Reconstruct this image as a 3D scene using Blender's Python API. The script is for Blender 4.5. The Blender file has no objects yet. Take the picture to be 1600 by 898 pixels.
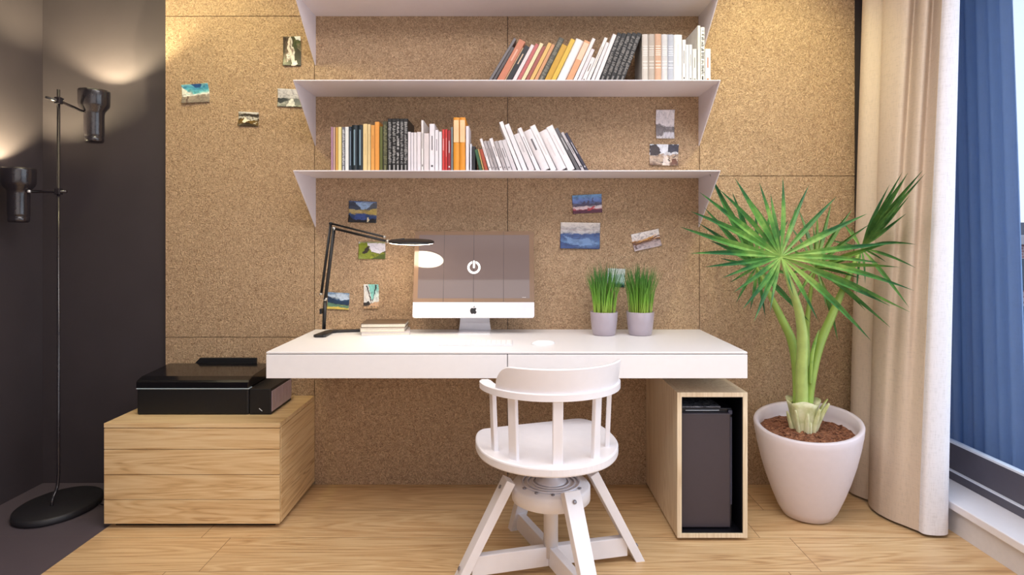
import bpy, bmesh, math, random
from mathutils import Vector, Matrix, Euler
PI = math.pi
R = math.radians
C = bpy.context.scene.collection
SC = bpy.context.scene

# ------------------------------------------------------------------ camera
CAM_D, CAM_Z, F = 2.97, 1.179, 962.0
cd = bpy.data.cameras.new('camera')
cam = bpy.data.objects.new('camera', cd); C.objects.link(cam)
cam.location = (0, -CAM_D, CAM_Z); cam.rotation_euler = (R(90), 0, 0)
cd.sensor_width = 36; cd.lens = F / 1600 * 36
cd.shift_x = 3 / 1600; cd.shift_y = -74 / 1600
cd.clip_start = 0.05; cd.clip_end = 300
SC.camera = cam

# ------------------------------------------------------------------ world, lights, exposure
SC.view_settings.view_transform = 'Standard'
SC.view_settings.look = 'None'
SC.view_settings.gamma = 1.0
SC.view_settings.use_curve_mapping = False
SC.view_settings.exposure = 0.33

wd = bpy.data.worlds.new('World'); SC.world = wd; wd.use_nodes = True
nt = wd.node_tree; nt.nodes.clear()
wo = nt.nodes.new('ShaderNodeOutputWorld'); bg = nt.nodes.new('ShaderNodeBackground')
tc = nt.nodes.new('ShaderNodeTexCoord'); sp = nt.nodes.new('ShaderNodeSeparateXYZ')
mr = nt.nodes.new('ShaderNodeMapRange'); mr.inputs[1].default_value = -0.3; mr.inputs[2].default_value = 1.0
cr = nt.nodes.new('ShaderNodeValToRGB')
cr.color_ramp.elements[0].position = 0.0; cr.color_ramp.elements[0].color = (0.45, 0.47, 0.52, 1)
cr.color_ramp.elements[1].position = 1.0; cr.color_ramp.elements[1].color = (0.42, 0.66, 1.0, 1)
for p, c in ((0.22, (0.9, 0.93, 1.0, 1)), (0.42, (0.86, 0.93, 1.0, 1)), (0.55, (0.66, 0.84, 1.0, 1))):
    e = cr.color_ramp.elements.new(p); e.color = c
nt.links.new(tc.outputs['Generated'], sp.inputs[0]); nt.links.new(sp.outputs['Z'], mr.inputs[0])
nt.links.new(mr.outputs[0], cr.inputs[0]); nt.links.new(cr.outputs[0], bg.inputs[0])
bg.inputs[1].default_value = 1.0
nt.links.new(bg.outputs[0], wo.inputs[0])

def area(name, loc, rot, size, size_y, power, col):
    l = bpy.data.lights.new(name, 'AREA'); l.shape = 'RECTANGLE'
    l.size = size; l.size_y = size_y; l.energy = power; l.color = col
    o = bpy.data.objects.new(name, l); C.objects.link(o)
    o.location = loc; o.rotation_euler = [R(a) for a in rot]
    return o
def spot(name, loc, target, power, col, angle=80, blend=0.9, rad=0.06):
    l = bpy.data.lights.new(name, 'SPOT'); l.energy = power; l.color = col
    l.spot_size = R(angle); l.spot_blend = blend; l.shadow_soft_size = rad
    o = bpy.data.objects.new(name, l); C.objects.link(o)
    o.location = loc
    o.rotation_euler = (Vector(target) - Vector(loc)).to_track_quat('-Z', 'Y').to_euler()
    return o
area('ceiling_light', (0.1, -1.75, 2.66), (0, 0, 0), 2.6, 1.3, 46, (1.0, 0.96, 0.95))
area('rear_fill_light', (0.3, -4.0, 1.45), (90, 0, 0), 3.0, 1.8, 14, (1.0, 0.96, 0.97))  # added front fill from behind the camera; this wall has no window
area('side_window_light', (2.35, -1.75, 1.35), (0, 90, 0), 2.2, 2.6, 22, (0.88, 0.93, 1.0))
spot('wall_washer_light', (-1.30, -0.75, 2.62), (-1.30, 0.0, 1.75), 22, (1.0, 0.92, 0.44), 88)
spot('wall_washer_light', (1.22, -0.75, 2.62), (1.20, 0.0, 1.85), 34, (1.0, 0.93, 0.46), 80)

# ------------------------------------------------------------------ helpers
def W(px, py, Y):
    s = F / (Y + CAM_D)
    return Vector(((px - 797) / s, Y, CAM_Z - (py - 375) / s))
def lin(c):
    return tuple(((v / 255) / 12.92 if v / 255 <= 0.04045 else ((v / 255 + 0.055) / 1.055) ** 2.4) for v in c)

class NT:
    def __init__(s, name):
        s.m = bpy.data.materials.new(name); s.m.use_nodes = True
        s.t = s.m.node_tree; s.t.nodes.clear()
        s.out = s.n('ShaderNodeOutputMaterial'); s.p = s.n('ShaderNodeBsdfPrincipled')
        s.l(s.p.outputs[0], s.out.inputs[0])
    def n(s, t, **k):
        x = s.t.nodes.new(t)
        for a, b in k.items(): setattr(x, a, b)
        return x
    def l(s, a, b): s.t.links.new(a, b)
    def coord(s, scale=(1, 1, 1), loc=(0, 0, 0), rot=(0, 0, 0), kind='Object'):
        c = s.n('ShaderNodeTexCoord'); m = s.n('ShaderNodeMapping')
        m.inputs['Scale'].default_value = scale; m.inputs['Location'].default_value = loc
        m.inputs['Rotation'].default_value = rot
        s.l(c.outputs[kind], m.inputs[0]); return m.outputs[0]
    def noise(s, vec, scale, detail=4, rough=.5, dist=0):
        x = s.n('ShaderNodeTexNoise'); x.inputs['Scale'].default_value = scale
        x.inputs['Detail'].default_value = detail; x.inputs['Roughness'].default_value = rough
        x.inputs['Distortion'].default_value = dist
        s.l(vec, x.inputs['Vector']); return x.outputs[0]
    def ramp(s, fac, stops, interp='LINEAR'):
        r = s.n('ShaderNodeValToRGB'); cr = r.color_ramp; cr.interpolation = interp
        cr.elements[0].position = stops[0][0]; cr.elements[0].color = (*stops[0][1], 1)
        cr.elements[1].position = stops[-1][0]; cr.elements[1].color = (*stops[-1][1], 1)
        for p, c in stops[1:-1]:
            e = cr.elements.new(p); e.color = (*c, 1)
        s.l(fac, r.inputs[0]); return r.outputs[0]
    def mix(s, fac, a, b, mode='MIX'):
        x = s.n('ShaderNodeMix', data_type='RGBA', blend_type=mode)
        for v, i in ((fac, 0), (a, 6), (b, 7)):
            if hasattr(v, 'links'): s.l(v, x.inputs[i])
            else: x.inputs[i].default_value = v if i == 0 else (*v, 1)
        return x.outputs[2]
    def math(s, op, a, b=0.0):
        x = s.n('ShaderNodeMath', operation=op)
        for v, i in ((a, 0), (b, 1)):
            if hasattr(v, 'links'): s.l(v, x.inputs[i])
            else: x.inputs[i].default_value = v
        return x.outputs[0]
    def bump(s, h, strength=.3, dist=.01):
        b = s.n('ShaderNodeBump'); b.inputs['Strength'].default_value = strength
        b.inputs['Distance'].default_value = dist
        s.l(h, b.inputs['Height']); s.l(b.outputs[0], s.p.inputs['Normal'])
    def set(s, **k):
        for a, b in k.items(): s.p.inputs[a.replace('_', ' ')].default_value = b

_mats = {}
def plain(col, rough=.5, metal=0, amt=.04, bump=0, scale=40, coat=0, spec=.5):
    """plain painted / plastic / metal surface with a faint procedural variation; col in sRGB 0-255"""
    key = (col, rough, metal, amt, bump, scale, coat, spec)
    if key in _mats: return _mats[key]
    t = NT('surface'); v = t.coord(); n = t.noise(v, scale, 3)
    c = lin(col)
    lo = tuple(x * (1 - amt) for x in c); hi = tuple(min(1, x * (1 + amt)) for x in c)
    t.l(t.ramp(n, [(.3, lo), (.7, hi)]), t.p.inputs['Base Color'])
    t.set(Roughness=rough, Metallic=metal)
    t.p.inputs['Coat Weight'].default_value = coat
    t.p.inputs['Specular IOR Level'].default_value = spec
    if bump: t.bump(n, bump, .003)
    _mats[key] = t.m; return t.m
def emit(col, strength, base=(255, 255, 255)):
    t = NT('glow'); t.set(Roughness=.4)
    t.p.inputs['Base Color'].default_value = (*lin(base), 1)
    t.p.inputs['Emission Color'].default_value = (*lin(col), 1)
    t.p.inputs['Emission Strength'].default_value = strength
    return t.m

def link_obj(name, me, m=None, parent=None):
    o = bpy.data.objects.new(name, me); C.objects.link(o)
    if m: me.materials.append(m)
    if parent is not None: o.parent = parent
    return o
def tag(o, label, cat, group=None):
    o['label'] = label; o['category'] = cat
    if group: o['group'] = group
    return o
def thing(name, label, cat, loc=(0, 0, 0), rot=(0, 0, 0), group=None):
    o = bpy.data.objects.new(name, None); C.objects.link(o)
    o.empty_display_size = .05
    o.location = loc; o.rotation_euler = rot
    return tag(o, label, cat, group)

class MB:
    """collects shapes into ONE mesh"""
    def __init__(s): s.bm = bmesh.new()
    def _merge(s, b, M=None, smooth=False):
        if M is not None: b.transform(M)
        for f in b.faces: f.smooth = smooth
        me = bpy.data.meshes.new('tmp'); b.to_mesh(me); b.free()
        s.bm.from_mesh(me); bpy.data.meshes.remove(me)
    def box(s, x0, x1, y0, y1, z0, z1, bev=0, seg=2, M=None):
        b = bmesh.new(); bmesh.ops.create_cube(b, size=1)
        b.transform(Matrix.Translation(((x0+x1)/2, (y0+y1)/2, (z0+z1)/2)) @ Matrix.Diagonal((x1-x0, y1-y0, z1-z0, 1)))
        if bev:
            bmesh.ops.bevel(b, geom=b.edges[:], offset=bev, segments=seg, affect='EDGES', profile=.5)
        s._merge(b, M); return s
    def lathe(s, prof, n=48, M=None, smooth=True, cap=True):
        b = bmesh.new(); rings = []
        for r, z in prof:
            if r < 1e-6: rings.append([b.verts.new((0, 0, z))])
            else: rings.append([b.verts.new((r*math.cos(2*PI*k/n), r*math.sin(2*PI*k/n), z)) for k in range(n)])
        for a, c in zip(rings, rings[1:]):
            for k in range(n):
                k2 = (k+1) % n
                if len(a) == 1 and len(c) == 1: continue
                if len(a) == 1: b.faces.new((a[0], c[k2], c[k]))
                elif len(c) == 1: b.faces.new((a[k], a[k2], c[0]))
                else: b.faces.new((a[k], a[k2], c[k2], c[k]))
        if cap:
            if len(rings[0]) > 1: b.faces.new(list(reversed(rings[0])))
            if len(rings[-1]) > 1: b.faces.new(rings[-1])
        s._merge(b, M, smooth); return s
    def tube(s, pts, rad, n=12, squash=1.0, cap=True, smooth=True):
        """swept tube through pts; rad number or list"""
        pts = [Vector(p) for p in pts]
        if not hasattr(rad, '__len__'): rad = [rad] * len(pts)
        b = bmesh.new(); rings = []; up = None
        for i, p in enumerate(pts):
            d = (pts[min(i+1, len(pts)-1)] - pts[max(i-1, 0)]).normalized()
            if up is None:
                up = Vector((0, 0, 1)) if abs(d.z) < .9 else Vector((1, 0, 0))
            a = d.cross(up).normalized(); up = a.cross(d).normalized()
            rings.append([b.verts.new(p + rad[i]*(math.cos(2*PI*k/n)*a + squash*math.sin(2*PI*k/n)*up)) for k in range(n)])
        for a, c in zip(rings, rings[1:]):
            for k in range(n): b.faces.new((a[k], a[(k+1) % n], c[(k+1) % n], c[k]))
        if cap: b.faces.new(list(reversed(rings[0]))); b.faces.new(rings[-1])
        bmesh.ops.recalc_face_normals(b, faces=b.faces[:])
        s._merge(b, None, smooth); return s
    def prism(s, poly, z0, z1, bev=0, M=None, smooth=False):
        """poly in XY extruded in Z"""
        b = bmesh.new()
        lo = [b.verts.new((x, y, z0)) for x, y in poly]; hi = [b.verts.new((x, y, z1)) for x, y in poly]
        n = len(poly)
        b.faces.new(list(reversed(lo))); b.faces.new(hi)
        for k in range(n): b.faces.new((lo[k], lo[(k+1) % n], hi[(k+1) % n], hi[k]))
        bmesh.ops.recalc_face_normals(b, faces=b.faces[:])
        if bev:
            es = [e for e in b.edges if all(len(f.verts) == n for f in e.link_faces) or any(len(f.verts) == n for f in e.link_faces)]
            bmesh.ops.bevel(b, geom=es, offset=bev, segments=2, affect='EDGES', profile=.5)
        s._merge(b, M, smooth); return s
    def beam(s, p, q, w, d, side, w2=None, d2=None, bev=.003):
        """rectangular bar from p to q; w along 'side', d across"""
        p, q = Vector(p), Vector(q); ax = (q-p).normalized()
        sx = (Vector(side) - ax*Vector(side).dot(ax)).normalized(); sy = ax.cross(sx)
        w2 = w2 or w; d2 = d2 or d
        b = bmesh.new(); vs = []
        for c, a_, b_ in ((p, w, d), (q, w2, d2)):
            for i, j in ((-1, -1), (1, -1), (1, 1), (-1, 1)):
                vs.append(b.verts.new(c + sx*i*a_/2 + sy*j*b_/2))
        b.faces.new(vs[0:4][::-1]); b.faces.new(vs[4:8])
        for k in range(4): b.faces.new((vs[k], vs[(k+1) % 4], vs[4+(k+1) % 4], vs[4+k]))
        bmesh.ops.recalc_face_normals(b, faces=b.faces[:])
        if bev: bmesh.ops.bevel(b, geom=b.edges[:], offset=bev, segments=2, affect='EDGES', profile=.5)
        s._merge(b); return s
    def grid(s, rows, smooth=True, closed=False):
        b = bmesh.new(); vr = [[b.verts.new(p) for p in r] for r in rows]
        for a, c in zip(vr, vr[1:]):
            m = len(a)
            for k in range(m if closed else m-1): b.faces.new((a[k], a[(k+1) % m], c[(k+1) % m], c[k]))
        s._merge(b, None, smooth); return s
    def out(s, name, m=None, parent=None, M=None):
        me = bpy.data.meshes.new(name)
        if M is not None: s.bm.transform(M)
        s.bm.to_mesh(me); s.bm.free()
        return link_obj(name, me, m, parent)
def struct(name, mb, m, parent=None):
    o = mb.out(name, m, parent)
    if parent is None: o['kind'] = 'structure'
    return o
def smooth_path(pts, sub=6):
    pts = [Vector(p) for p in pts]; res = []
    for i in range(len(pts)-1):
        p0 = pts[max(i-1, 0)]; p1 = pts[i]; p2 = pts[i+1]; p3 = pts[min(i+2, len(pts)-1)]
        for k in range(sub):
            t = k/sub
            res.append(.5*((2*p1)+(-p0+p2)*t+(2*p0-5*p1+4*p2-p3)*t*t+(-p0+3*p1-3*p2+p3)*t**3))
    res.append(pts[-1]); return res
def lerp_list(v, n):
    out = []
    for i in range(n):
        t = i/(n-1)*(len(v)-1); k = min(int(t), len(v)-2); out.append(v[k]+(v[k+1]-v[k])*(t-k))
    return out

# ------------------------------------------------------------------ materials
def mat_cork():
    t = NT('cork'); v = t.coord(kind='Object')
    n1 = t.noise(v, 78, 3, .55, 2.2); n2 = t.noise(v, 150, 2, .5, 1.6); n3 = t.noise(v, 1.6, 2)
    a = t.ramp(n1, [(.34, lin((158, 126, 98))), (.47, lin((192, 160, 128))), (.62, lin((220, 190, 156)))])
    b = t.ramp(n2, [(.36, (.66, .62, .58)), (.47, (1, 1, 1)), (.66, (1.14, 1.12, 1.10))])
    c = t.mix(1.0, a, b, 'MULTIPLY')
    d = t.mix(t.math('MULTIPLY', n3, .22), c, lin((200, 166, 130)))
    t.l(d, t.p.inputs['Base Color']); t.set(Roughness=.5); t.p.inputs['Specular IOR Level'].default_value = .4
    h = t.math('ADD', n1, t.math('MULTIPLY', n2, .45)); t.bump(h, 1.0, .010)
    return t.m
def mat_wood(axis='X', c0=(176, 138, 98), c1=(205, 170, 128), c2=(222, 192, 152), plank=None, seed=0.0, name='oak', rough=.42):
    """oak with the grain along one axis; plank = (width, height, offset, origin) for floor boards"""
    t = NT(name)
    st = {'X': (.42, 6, 6), 'Y': (6, .42, 6), 'Z': (6, 6, .42)}[axis]
    v = t.coord(st, (seed*3.1, seed*1.7, seed))
    if plank:
        tc = t.n('ShaderNodeTexCoord'); mp = t.n('ShaderNodeMapping')
        mp.inputs['Location'].default_value = (-plank[3][0], -plank[3][1], 0)
        t.l(tc.outputs['Object'], mp.inputs[0])
        br = t.n('ShaderNodeTexBrick'); br.offset = plank[2]; br.offset_frequency = 2
        br.inputs['Scale'].default_value = 1; br.inputs['Brick Width'].default_value = plank[0]
        br.inputs['Row Height'].default_value = plank[1]; br.inputs['Mortar Size'].default_value = .0012
        br.inputs['Mortar Smooth'].default_value = .1
        br.inputs['Color1'].default_value = (0, 0, 0, 1); br.inputs['Color2'].default_value = (1, 1, 1, 1)
        br.inputs['Mortar'].default_value = (.5, .5, .5, 1)
        t.l(mp.outputs[0], br.inputs[0])
        av = t.n('ShaderNodeVectorMath', operation='MULTIPLY_ADD')
        t.l(br.outputs[0], av.inputs[0]); av.inputs[1].default_value = (7, 5, 3); t.l(v, av.inputs[2]); v = av.outputs[0]
    w = t.n('ShaderNodeTexNoise'); w.inputs['Scale'].default_value = 1.7; w.inputs['Detail'].default_value = 3
    w.inputs['Distortion'].default_value = 1.1; t.l(v, w.inputs['Vector'])
    rings = t.math('SINE', t.math('MULTIPLY', w.outputs[0], 60))
    rings = t.math('ADD', t.math('MULTIPLY', rings, .5), .5)
    fv = t.coord({'X': (3, 90, 90), 'Y': (90, 3, 90), 'Z': (90, 90, 3)}[axis])
    fine = t.noise(fv, 1.5, 4, .6)
    big = t.noise(v, .8, 2)
    mixv = t.math('ADD', t.math('MULTIPLY', rings, .22), t.math('ADD', t.math('MULTIPLY', fine, .62), t.math('MULTIPLY', big, .36)))
    col = t.ramp(mixv, [(.30, lin(c0)), (.50, lin(c1)), (.82, lin(c2))])
    if plank:
        col = t.mix(br.outputs['Fac'], col, lin((120, 84, 52)))
        sh = t.ramp(br.outputs[0], [(0, (.93, .93, .93)), (1, (1.05, 1.05, 1.05))])
        col = t.mix(1.0, col, sh, 'MULTIPLY')
    t.l(col, t.p.inputs['Base Color']); t.set(Roughness=rough)
    t.bump(t.math('ADD', t.math('MULTIPLY', fine, .6), t.math('MULTIPLY', rings, .15)), .12, .002)
    return t.m
def mat_fabric(col, name='fabric', trans=0.0):
    t = NT(name); v = t.coord((1, 1, 1))
    a = t.noise(t.coord((300, 300, 30)), 1, 2); b = t.noise(t.coord((30, 30, 420)), 1, 2)
    h = t.math('ADD', a, b)
    c = lin(col)
    t.l(t.ramp(h, [(.7, tuple(.9*x for x in c)), (1.3, tuple(min(1, 1.06*x) for x in c))]), t.p.inputs['Base Color'])
    t.set(Roughness=.9); t.p.inputs['Specular IOR Level'].default_value = .15
    t.bump(h, .12, .002)
    if trans:
        tr = t.n('ShaderNodeBsdfTranslucent'); tr.inputs[0].default_value = (*c, 1)
        ms = t.n('ShaderNodeMixShader'); ms.inputs[0].default_value = trans
        t.l(t.p.outputs[0], ms.inputs[1]); t.l(tr.outputs[0], ms.inputs[2]); t.l(ms.outputs[0], t.out.inputs[0])
    return t.m
def mat_glass():
    t = NT('window_glass')
    t.t.nodes.remove(t.p)
    tr = t.n('ShaderNodeBsdfTransparent'); gl = t.n('ShaderNodeBsdfGlossy'); gl.inputs['Roughness'].default_value = .02
    lw = t.n('ShaderNodeLayerWeight'); lw.inputs[0].default_value = .5
    nz = t.noise(t.coord(), .5, 1)
    tr.inputs[0].default_value = (.93, .96, .99, 1)
    ms = t.n('ShaderNodeMixShader'); t.l(t.math('ADD', t.math('MULTIPLY', t.math('POWER', lw.outputs['Facing'], 4.0), .6), .03), ms.inputs[0]); t.l(tr.outputs[0], ms.inputs[1]); t.l(gl.outputs[0], ms.inputs[2])
    t.l(ms.outputs[0], t.out.inputs[0]); return t.m

CORK = mat_cork()
WHITE = plain((240, 238, 240), .35, amt=.01)
SHELFM = plain((232, 224, 230), .4, amt=.01)
DARKWALL = plain((62, 55, 59), .55, amt=.05, scale=6, bump=.02)
WALLW = plain((225, 222, 224), .7, amt=.02, bump=.05, scale=60)
BLACKM = plain((22, 21, 24), .35, amt=.1)
FLOORW = mat_wood('X', (150, 106, 66), (208, 168, 120), (232, 200, 152), (2.215, .25, .947, (-1.225, -.78)), 0, 'oak_floor', .38)

# ------------------------------------------------------------------ room
XL, XR, YF, ZC = -2.27, 1.79, -4.1, 2.7
struct('floor', MB().box(-1.655, 2.3, YF, .12, -.05, 0), FLOORW)
def mat_tile():
    t = NT('dark_floor_tile')
    tc = t.n('ShaderNodeTexCoord'); mp = t.n('ShaderNodeMapping'); mp.inputs['Location'].default_value = (1.655+1.2, .516, 0)
    t.l(tc.outputs['Object'], mp.inputs[0])
    br = t.n('ShaderNodeTexBrick'); br.offset = 0
    br.inputs['Scale'].default_value = 1; br.inputs['Brick Width'].default_value = 1.2; br.inputs['Row Height'].default_value = .6
    br.inputs['Mortar Size'].default_value = .0015
    br.inputs['Color1'].default_value = (*lin((92, 82, 88)), 1); br.inputs['Color2'].default_value = (*lin((97, 87, 92)), 1)
    br.inputs['Mortar'].default_value = (*lin((104, 92, 94)), 1)
    t.l(mp.outputs[0], br.inputs[0])
    n = t.noise(t.coord(), 9, 4)
    c = t.mix(t.math('MULTIPLY', n, .3), br.outputs[0], lin((74, 66, 70)))
    t.l(c, t.p.inputs['Base Color']); t.set(Roughness=.5); t.bump(n, .03, .002); return t.m
struct('floor_tiles', MB().box(-2.4, -1.655, YF, .12, -.05, -.0005), mat_tile())
struct('ceiling', MB().box(-2.4, 2.3, YF, .12, ZC, ZC+.06), WALLW)
struct('wall_back', MB().box(-2.4, 2.1, .021, .12, -.05, ZC), DARKWALL)
struct('wall_left', MB().box(XL-.1, XL, YF, .02, -.05, ZC), DARKWALL)
struct('wall_front', MB().box(-2.4, 2.3, YF-.1, YF, -.05, ZC), WALLW)
wr = MB().box(XR, 2.02, YF, .02, -.05, .10).box(XR, 2.02, YF, .02, 2.5, ZC).box(XR, 2.02, -.07, .02, .1, 2.5).box(XR, 2.02, YF, -3.5, .1, 2.5)
struct('wall_right', wr, WALLW)
struct('trim_sill', MB().box(1.765, 1.94, -3.5, -.07, .10, .132, .004), plain((236, 233, 238), .35, amt=.01))
wf = MB()
wf.box(1.93, 1.97, -3.5, -.07, .132, .168, .002).box(1.94, 1.968, -3.5, -.07, .172, .288, .004)
wf.box(1.935, 1.968, -3.5, -.07, 2.42, 2.5, .003)
for a, b in ((-.13, -.07), (-3.5, -3.43)): wf.box(1.935, 1.968, a, b, .172, 2.42, .003)
wn = wf.out('window_1', plain((84, 80, 90), .4, amt=.03)); wn['kind'] = 'structure'
st = MB().box(1.928, 1.95, -3.5, -.07, .168, .174).box(1.938, 1.966, -3.43, -.13, .288, .296)
st.out('window_gasket', plain((226, 230, 240), .3, amt=.02), wn)
MB().box(1.950, 1.955, -3.43, -.13, .29, 2.42).out('glass_pane', mat_glass(), wn)

# far things beyond the glass
gnd = struct('ground', MB().box(-80, 200, -120, 160, -16.2, -16), plain((120, 118, 116), .9, amt=.2, scale=.2))
t = NT('brick_facade'); tc_ = t.coord((1, 1, 1)); br = t.n('ShaderNodeTexBrick')
br.inputs['Scale'].default_value = 1; br.inputs['Brick Width'].default_value = .5; br.inputs['Row Height'].default_value = .18
br.inputs['Color1'].default_value = (*lin((176, 122, 118)), 1); br.inputs['Color2'].default_value = (*lin((150, 100, 102)), 1)
br.inputs['Mortar'].default_value = (*lin((210, 190, 186)), 1)
rx = t.n('ShaderNodeMapping'); rx.inputs['Rotation'].default_value = (R(90), 0, 0); t.l(tc_, rx.inputs[0]); t.l(rx.outputs[0], br.inputs[0])
t.l(br.outputs[0], t.p.inputs['Base Color']); t.set(Roughness=.9); BRICKM = t.m
bl = thing('apartment_building', 'distant pinkish brick building beyond the window at the right edge', 'building', (34, 36, -16))
MB().box(-9, 22, 0, 12, 0, 16.9).out('wall', BRICKM, bl)
MB().box(-9.4, 22.4, -.4, 12.4, 16.9, 17.5, .05).out('cornice', plain((205, 190, 192), .8), bl)
MB().box(-8.5, 21.5, .2, 11.5, 17.5, 18.3).box(-6, -2, .5, 4, 18.3, 19.0, .3).out('roof', plain((110, 104, 112), .7), bl)
for fl in range(5):
    for k in range(7):
        w = MB().box(-7+k*4, -5.2+k*4, -.06, .04, 2+fl*3, 4+fl*3, .02).out('window', plain((70, 78, 92), .2), bl)

# cork panels
panels = [
 ((-1.664, -.944), (2.259, 2.7), 'cork wall panel at top left above the pinned photos'),
 ((-1.664, -.944), (.71, 2.259), 'tall cork panel left of the shelves with loose photos pinned on it'),
 ((-1.664, -.944), (0, .71), 'low cork panel on the wall behind the black printer'),
 ((-.944, -.012), (1.48, 2.7), 'cork panel behind the left half of the shelves'),
 ((-.944, -.012), (0, 1.48), 'cork panel behind the desk lamp and left half of desk'),
 ((-.012, .914), (1.48, 2.7), 'cork panel behind the right half of the shelves'),
 ((-.012, .914), (0, 1.48), 'cork panel behind the grass pots and right half of desk'),
 ((.914, 1.664), (1.488, 2.7), 'bright cork panel at upper right between shelves and curtain'),
 ((.914, 1.664), (0, 1.488), 'cork panel on the wall behind the palm plant'),
]
for (x0, x1), (z0, z1), lab in panels:
    g = .0013
    o = MB().box(x0+g, x1-g, 0, .02, z0+(g if z0 > 0 else 0), z1-g, .0015).out('cork_panel', CORK)
    tag(o, lab, 'wall panel', 'cork wall panels')

# ------------------------------------------------------------------ desk
dk = thing('desk', 'long white wall-mounted desk with two flush drawers', 'desk', (-.012, -.3, .647))
def off(mb, loc): return mb, Matrix.Translation(-Vector(loc))
M_ = Matrix.Translation(-Vector((-.012, -.3, .647)))
MB().box(-.939, .914, -.600, -.001, .7415, .749, .0015).out('desktop', WHITE, dk, M_)
MB().box(-.932, .907, -.578, -.001, .655, .7415).box(-.939, -.921, -.582, -.001, .647, .738).box(.896, .914, -.582, -.001, .647, .738).box(-.93, .905, -.58, -.001, .647, .655).out('carcass', plain((205, 200, 206), .5, amt=.01), dk, M_)
MB().box(-.939, -.0115, -.600, -.583, .647, .7385, .0012).out('drawer', WHITE, dk, M_)
MB().box(-.0085, .914, -.600, -.583, .647, .7385, .0012).out('drawer', WHITE, dk, M_)

# ------------------------------------------------------------------ shelves
SHELF = [(2.262, 'topmost white metal wall shelf, only its underside in view'),
         (1.874, 'middle white metal shelf holding books at its right end'),
         (1.482, 'lowest white metal shelf holding books at its left end')]
for z, lab in SHELF:
    s = thing('wall_shelf', lab, 'shelf', (-.014, 0, z), group='white wall shelves')
    MB().box(-.927, .927, -.300, -.001, -.0045, .0, .0008).out('shelf_board', SHELFM, s)
    for sx in (-1, 1):
        tri = [(-.001, -.0046), (-.300, -.0046), (-.001, -.240)]
        mx = Matrix(((0, 0, 1, 0), (1, 0, 0, 0), (0, 1, 0, 0), (0, 0, 0, 1)))
        m = MB(); xa = sx*.927
        m.prism(tri, min(xa, xa-sx*.0045), max(xa, xa-sx*.0045), M=mx)
        m.out('bracket', SHELFM, s)

# ------------------------------------------------------------------ books
rnd = random.Random(5)
PAGE = plain((228, 220, 205), .85, amt=.06, bump=.2, scale=200)
def book(x, y, z, t, h, d, col, label, tilt=0, right=False, marks=None, group=None, name='book', kind='soft', cat='book'):
    """spine faces -Y; tilt>0 leans left, right=True leans right (pivot at the bottom right corner)"""
    o = thing(name, label, cat, (x, y, z), (0, R(tilt) if right else -R(tilt), 0), group)
    a, b = (-t, 0) if right else (0, t)
    ct = .0012 if kind == 'soft' else .0022
    ct = min(ct, t*.22)
    m = MB()
    if kind == 'hard':
        m.box(a, a+ct, 0, d, 0, h, .0004, 1).box(b-ct, b, 0, d, 0, h, .0004, 1)
        n = 6; rows = []
        for zz in (0, h):
            rows.append([(a+ct*.5+(t-ct)*k/n, -.003*math.sin(PI*k/n), zz) for k in range(n+1)] + [(b-ct*.5-(t-ct)*k/n, ct, zz) for k in range(n+1)])
        bmm = MB(); m.grid(rows, closed=True)
        m.prism([(p[0], p[1]) for p in rows[0]], h-.0006, h)
        m.prism([(p[0], p[1]) for p in rows[0]], 0, .0006)
    else:
        m.box(a, a+ct, 0, d, 0, h).box(b-ct, b, 0, d, 0, h).box(a, b, 0, ct, 0, h, .0005, 1)
    m.out('cover', plain(col, .45, amt=.05), o)
    ins = 0 if kind == 'soft' else .003
    MB().box(a+ct, b-ct, ct*1.1+.0005, d-ins-.001, ins+.0003, h-ins-.0004).out('page_block', PAGE, o)
    if marks:
        mk = MB(); mc, style = marks
        f = -.0035 if kind == 'hard' else -.0004
        w = t*.5; xc = (a+b)/2
        if style == 'scribble':
            zz = h*.16
            while zz < h*.93:
                l = rnd.uniform(.0025, .006)
                if rnd.random() < .88:
                    xa = xc-w*rnd.uniform(.35, .8); mk.box(xa, min(xc+w*.85, xa+w*rnd.uniform(.7, 1.6)), f, f+.0006, zz, zz+l*rnd.uniform(.45, .85))
                zz += l
            mk.box(xc-w*.35, xc+w*.35, f, f+.0006, h*.02, h*.13)
        elif style == 'bars':
            for q in (.30, .36, .43, .56, .60, .64, .69, .74):
                mk.box(xc-w*.8, xc+w*.8, f, f+.0006, h*q, h*(q+.018))
        elif style == 'stripe':
            mk.box(xc-w*.28, xc+w*.28, f, f+.0006, h*.14, h*.9)
        elif style == 'block':
            mk.box(xc-w*.85, xc+w*.85, f, f+.0006, h*.54, h*.95)
        elif style == 'line':
            mk.box(xc-w*.12, xc+w*.12, f, f+.0006, h*.35, h*.8)
        elif style == 'tick':
            mk.box(xc-w*.18, xc+w*.18, f, f+.0006, h*.45, h*.75)
            MB().box(xc-w*.4, xc+w*.4, f, f+.0006, h*.10, h*.14).out('spine_mark', plain(mc, .5, amt=.05), o)
        elif style == 'short':
            mk.box(xc-w*.22, xc+w*.22, f, f+.0006, h*.50, h*.78)
        mk.out('spine_title', plain(mc, .5, amt=.05), o)
    return o

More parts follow.
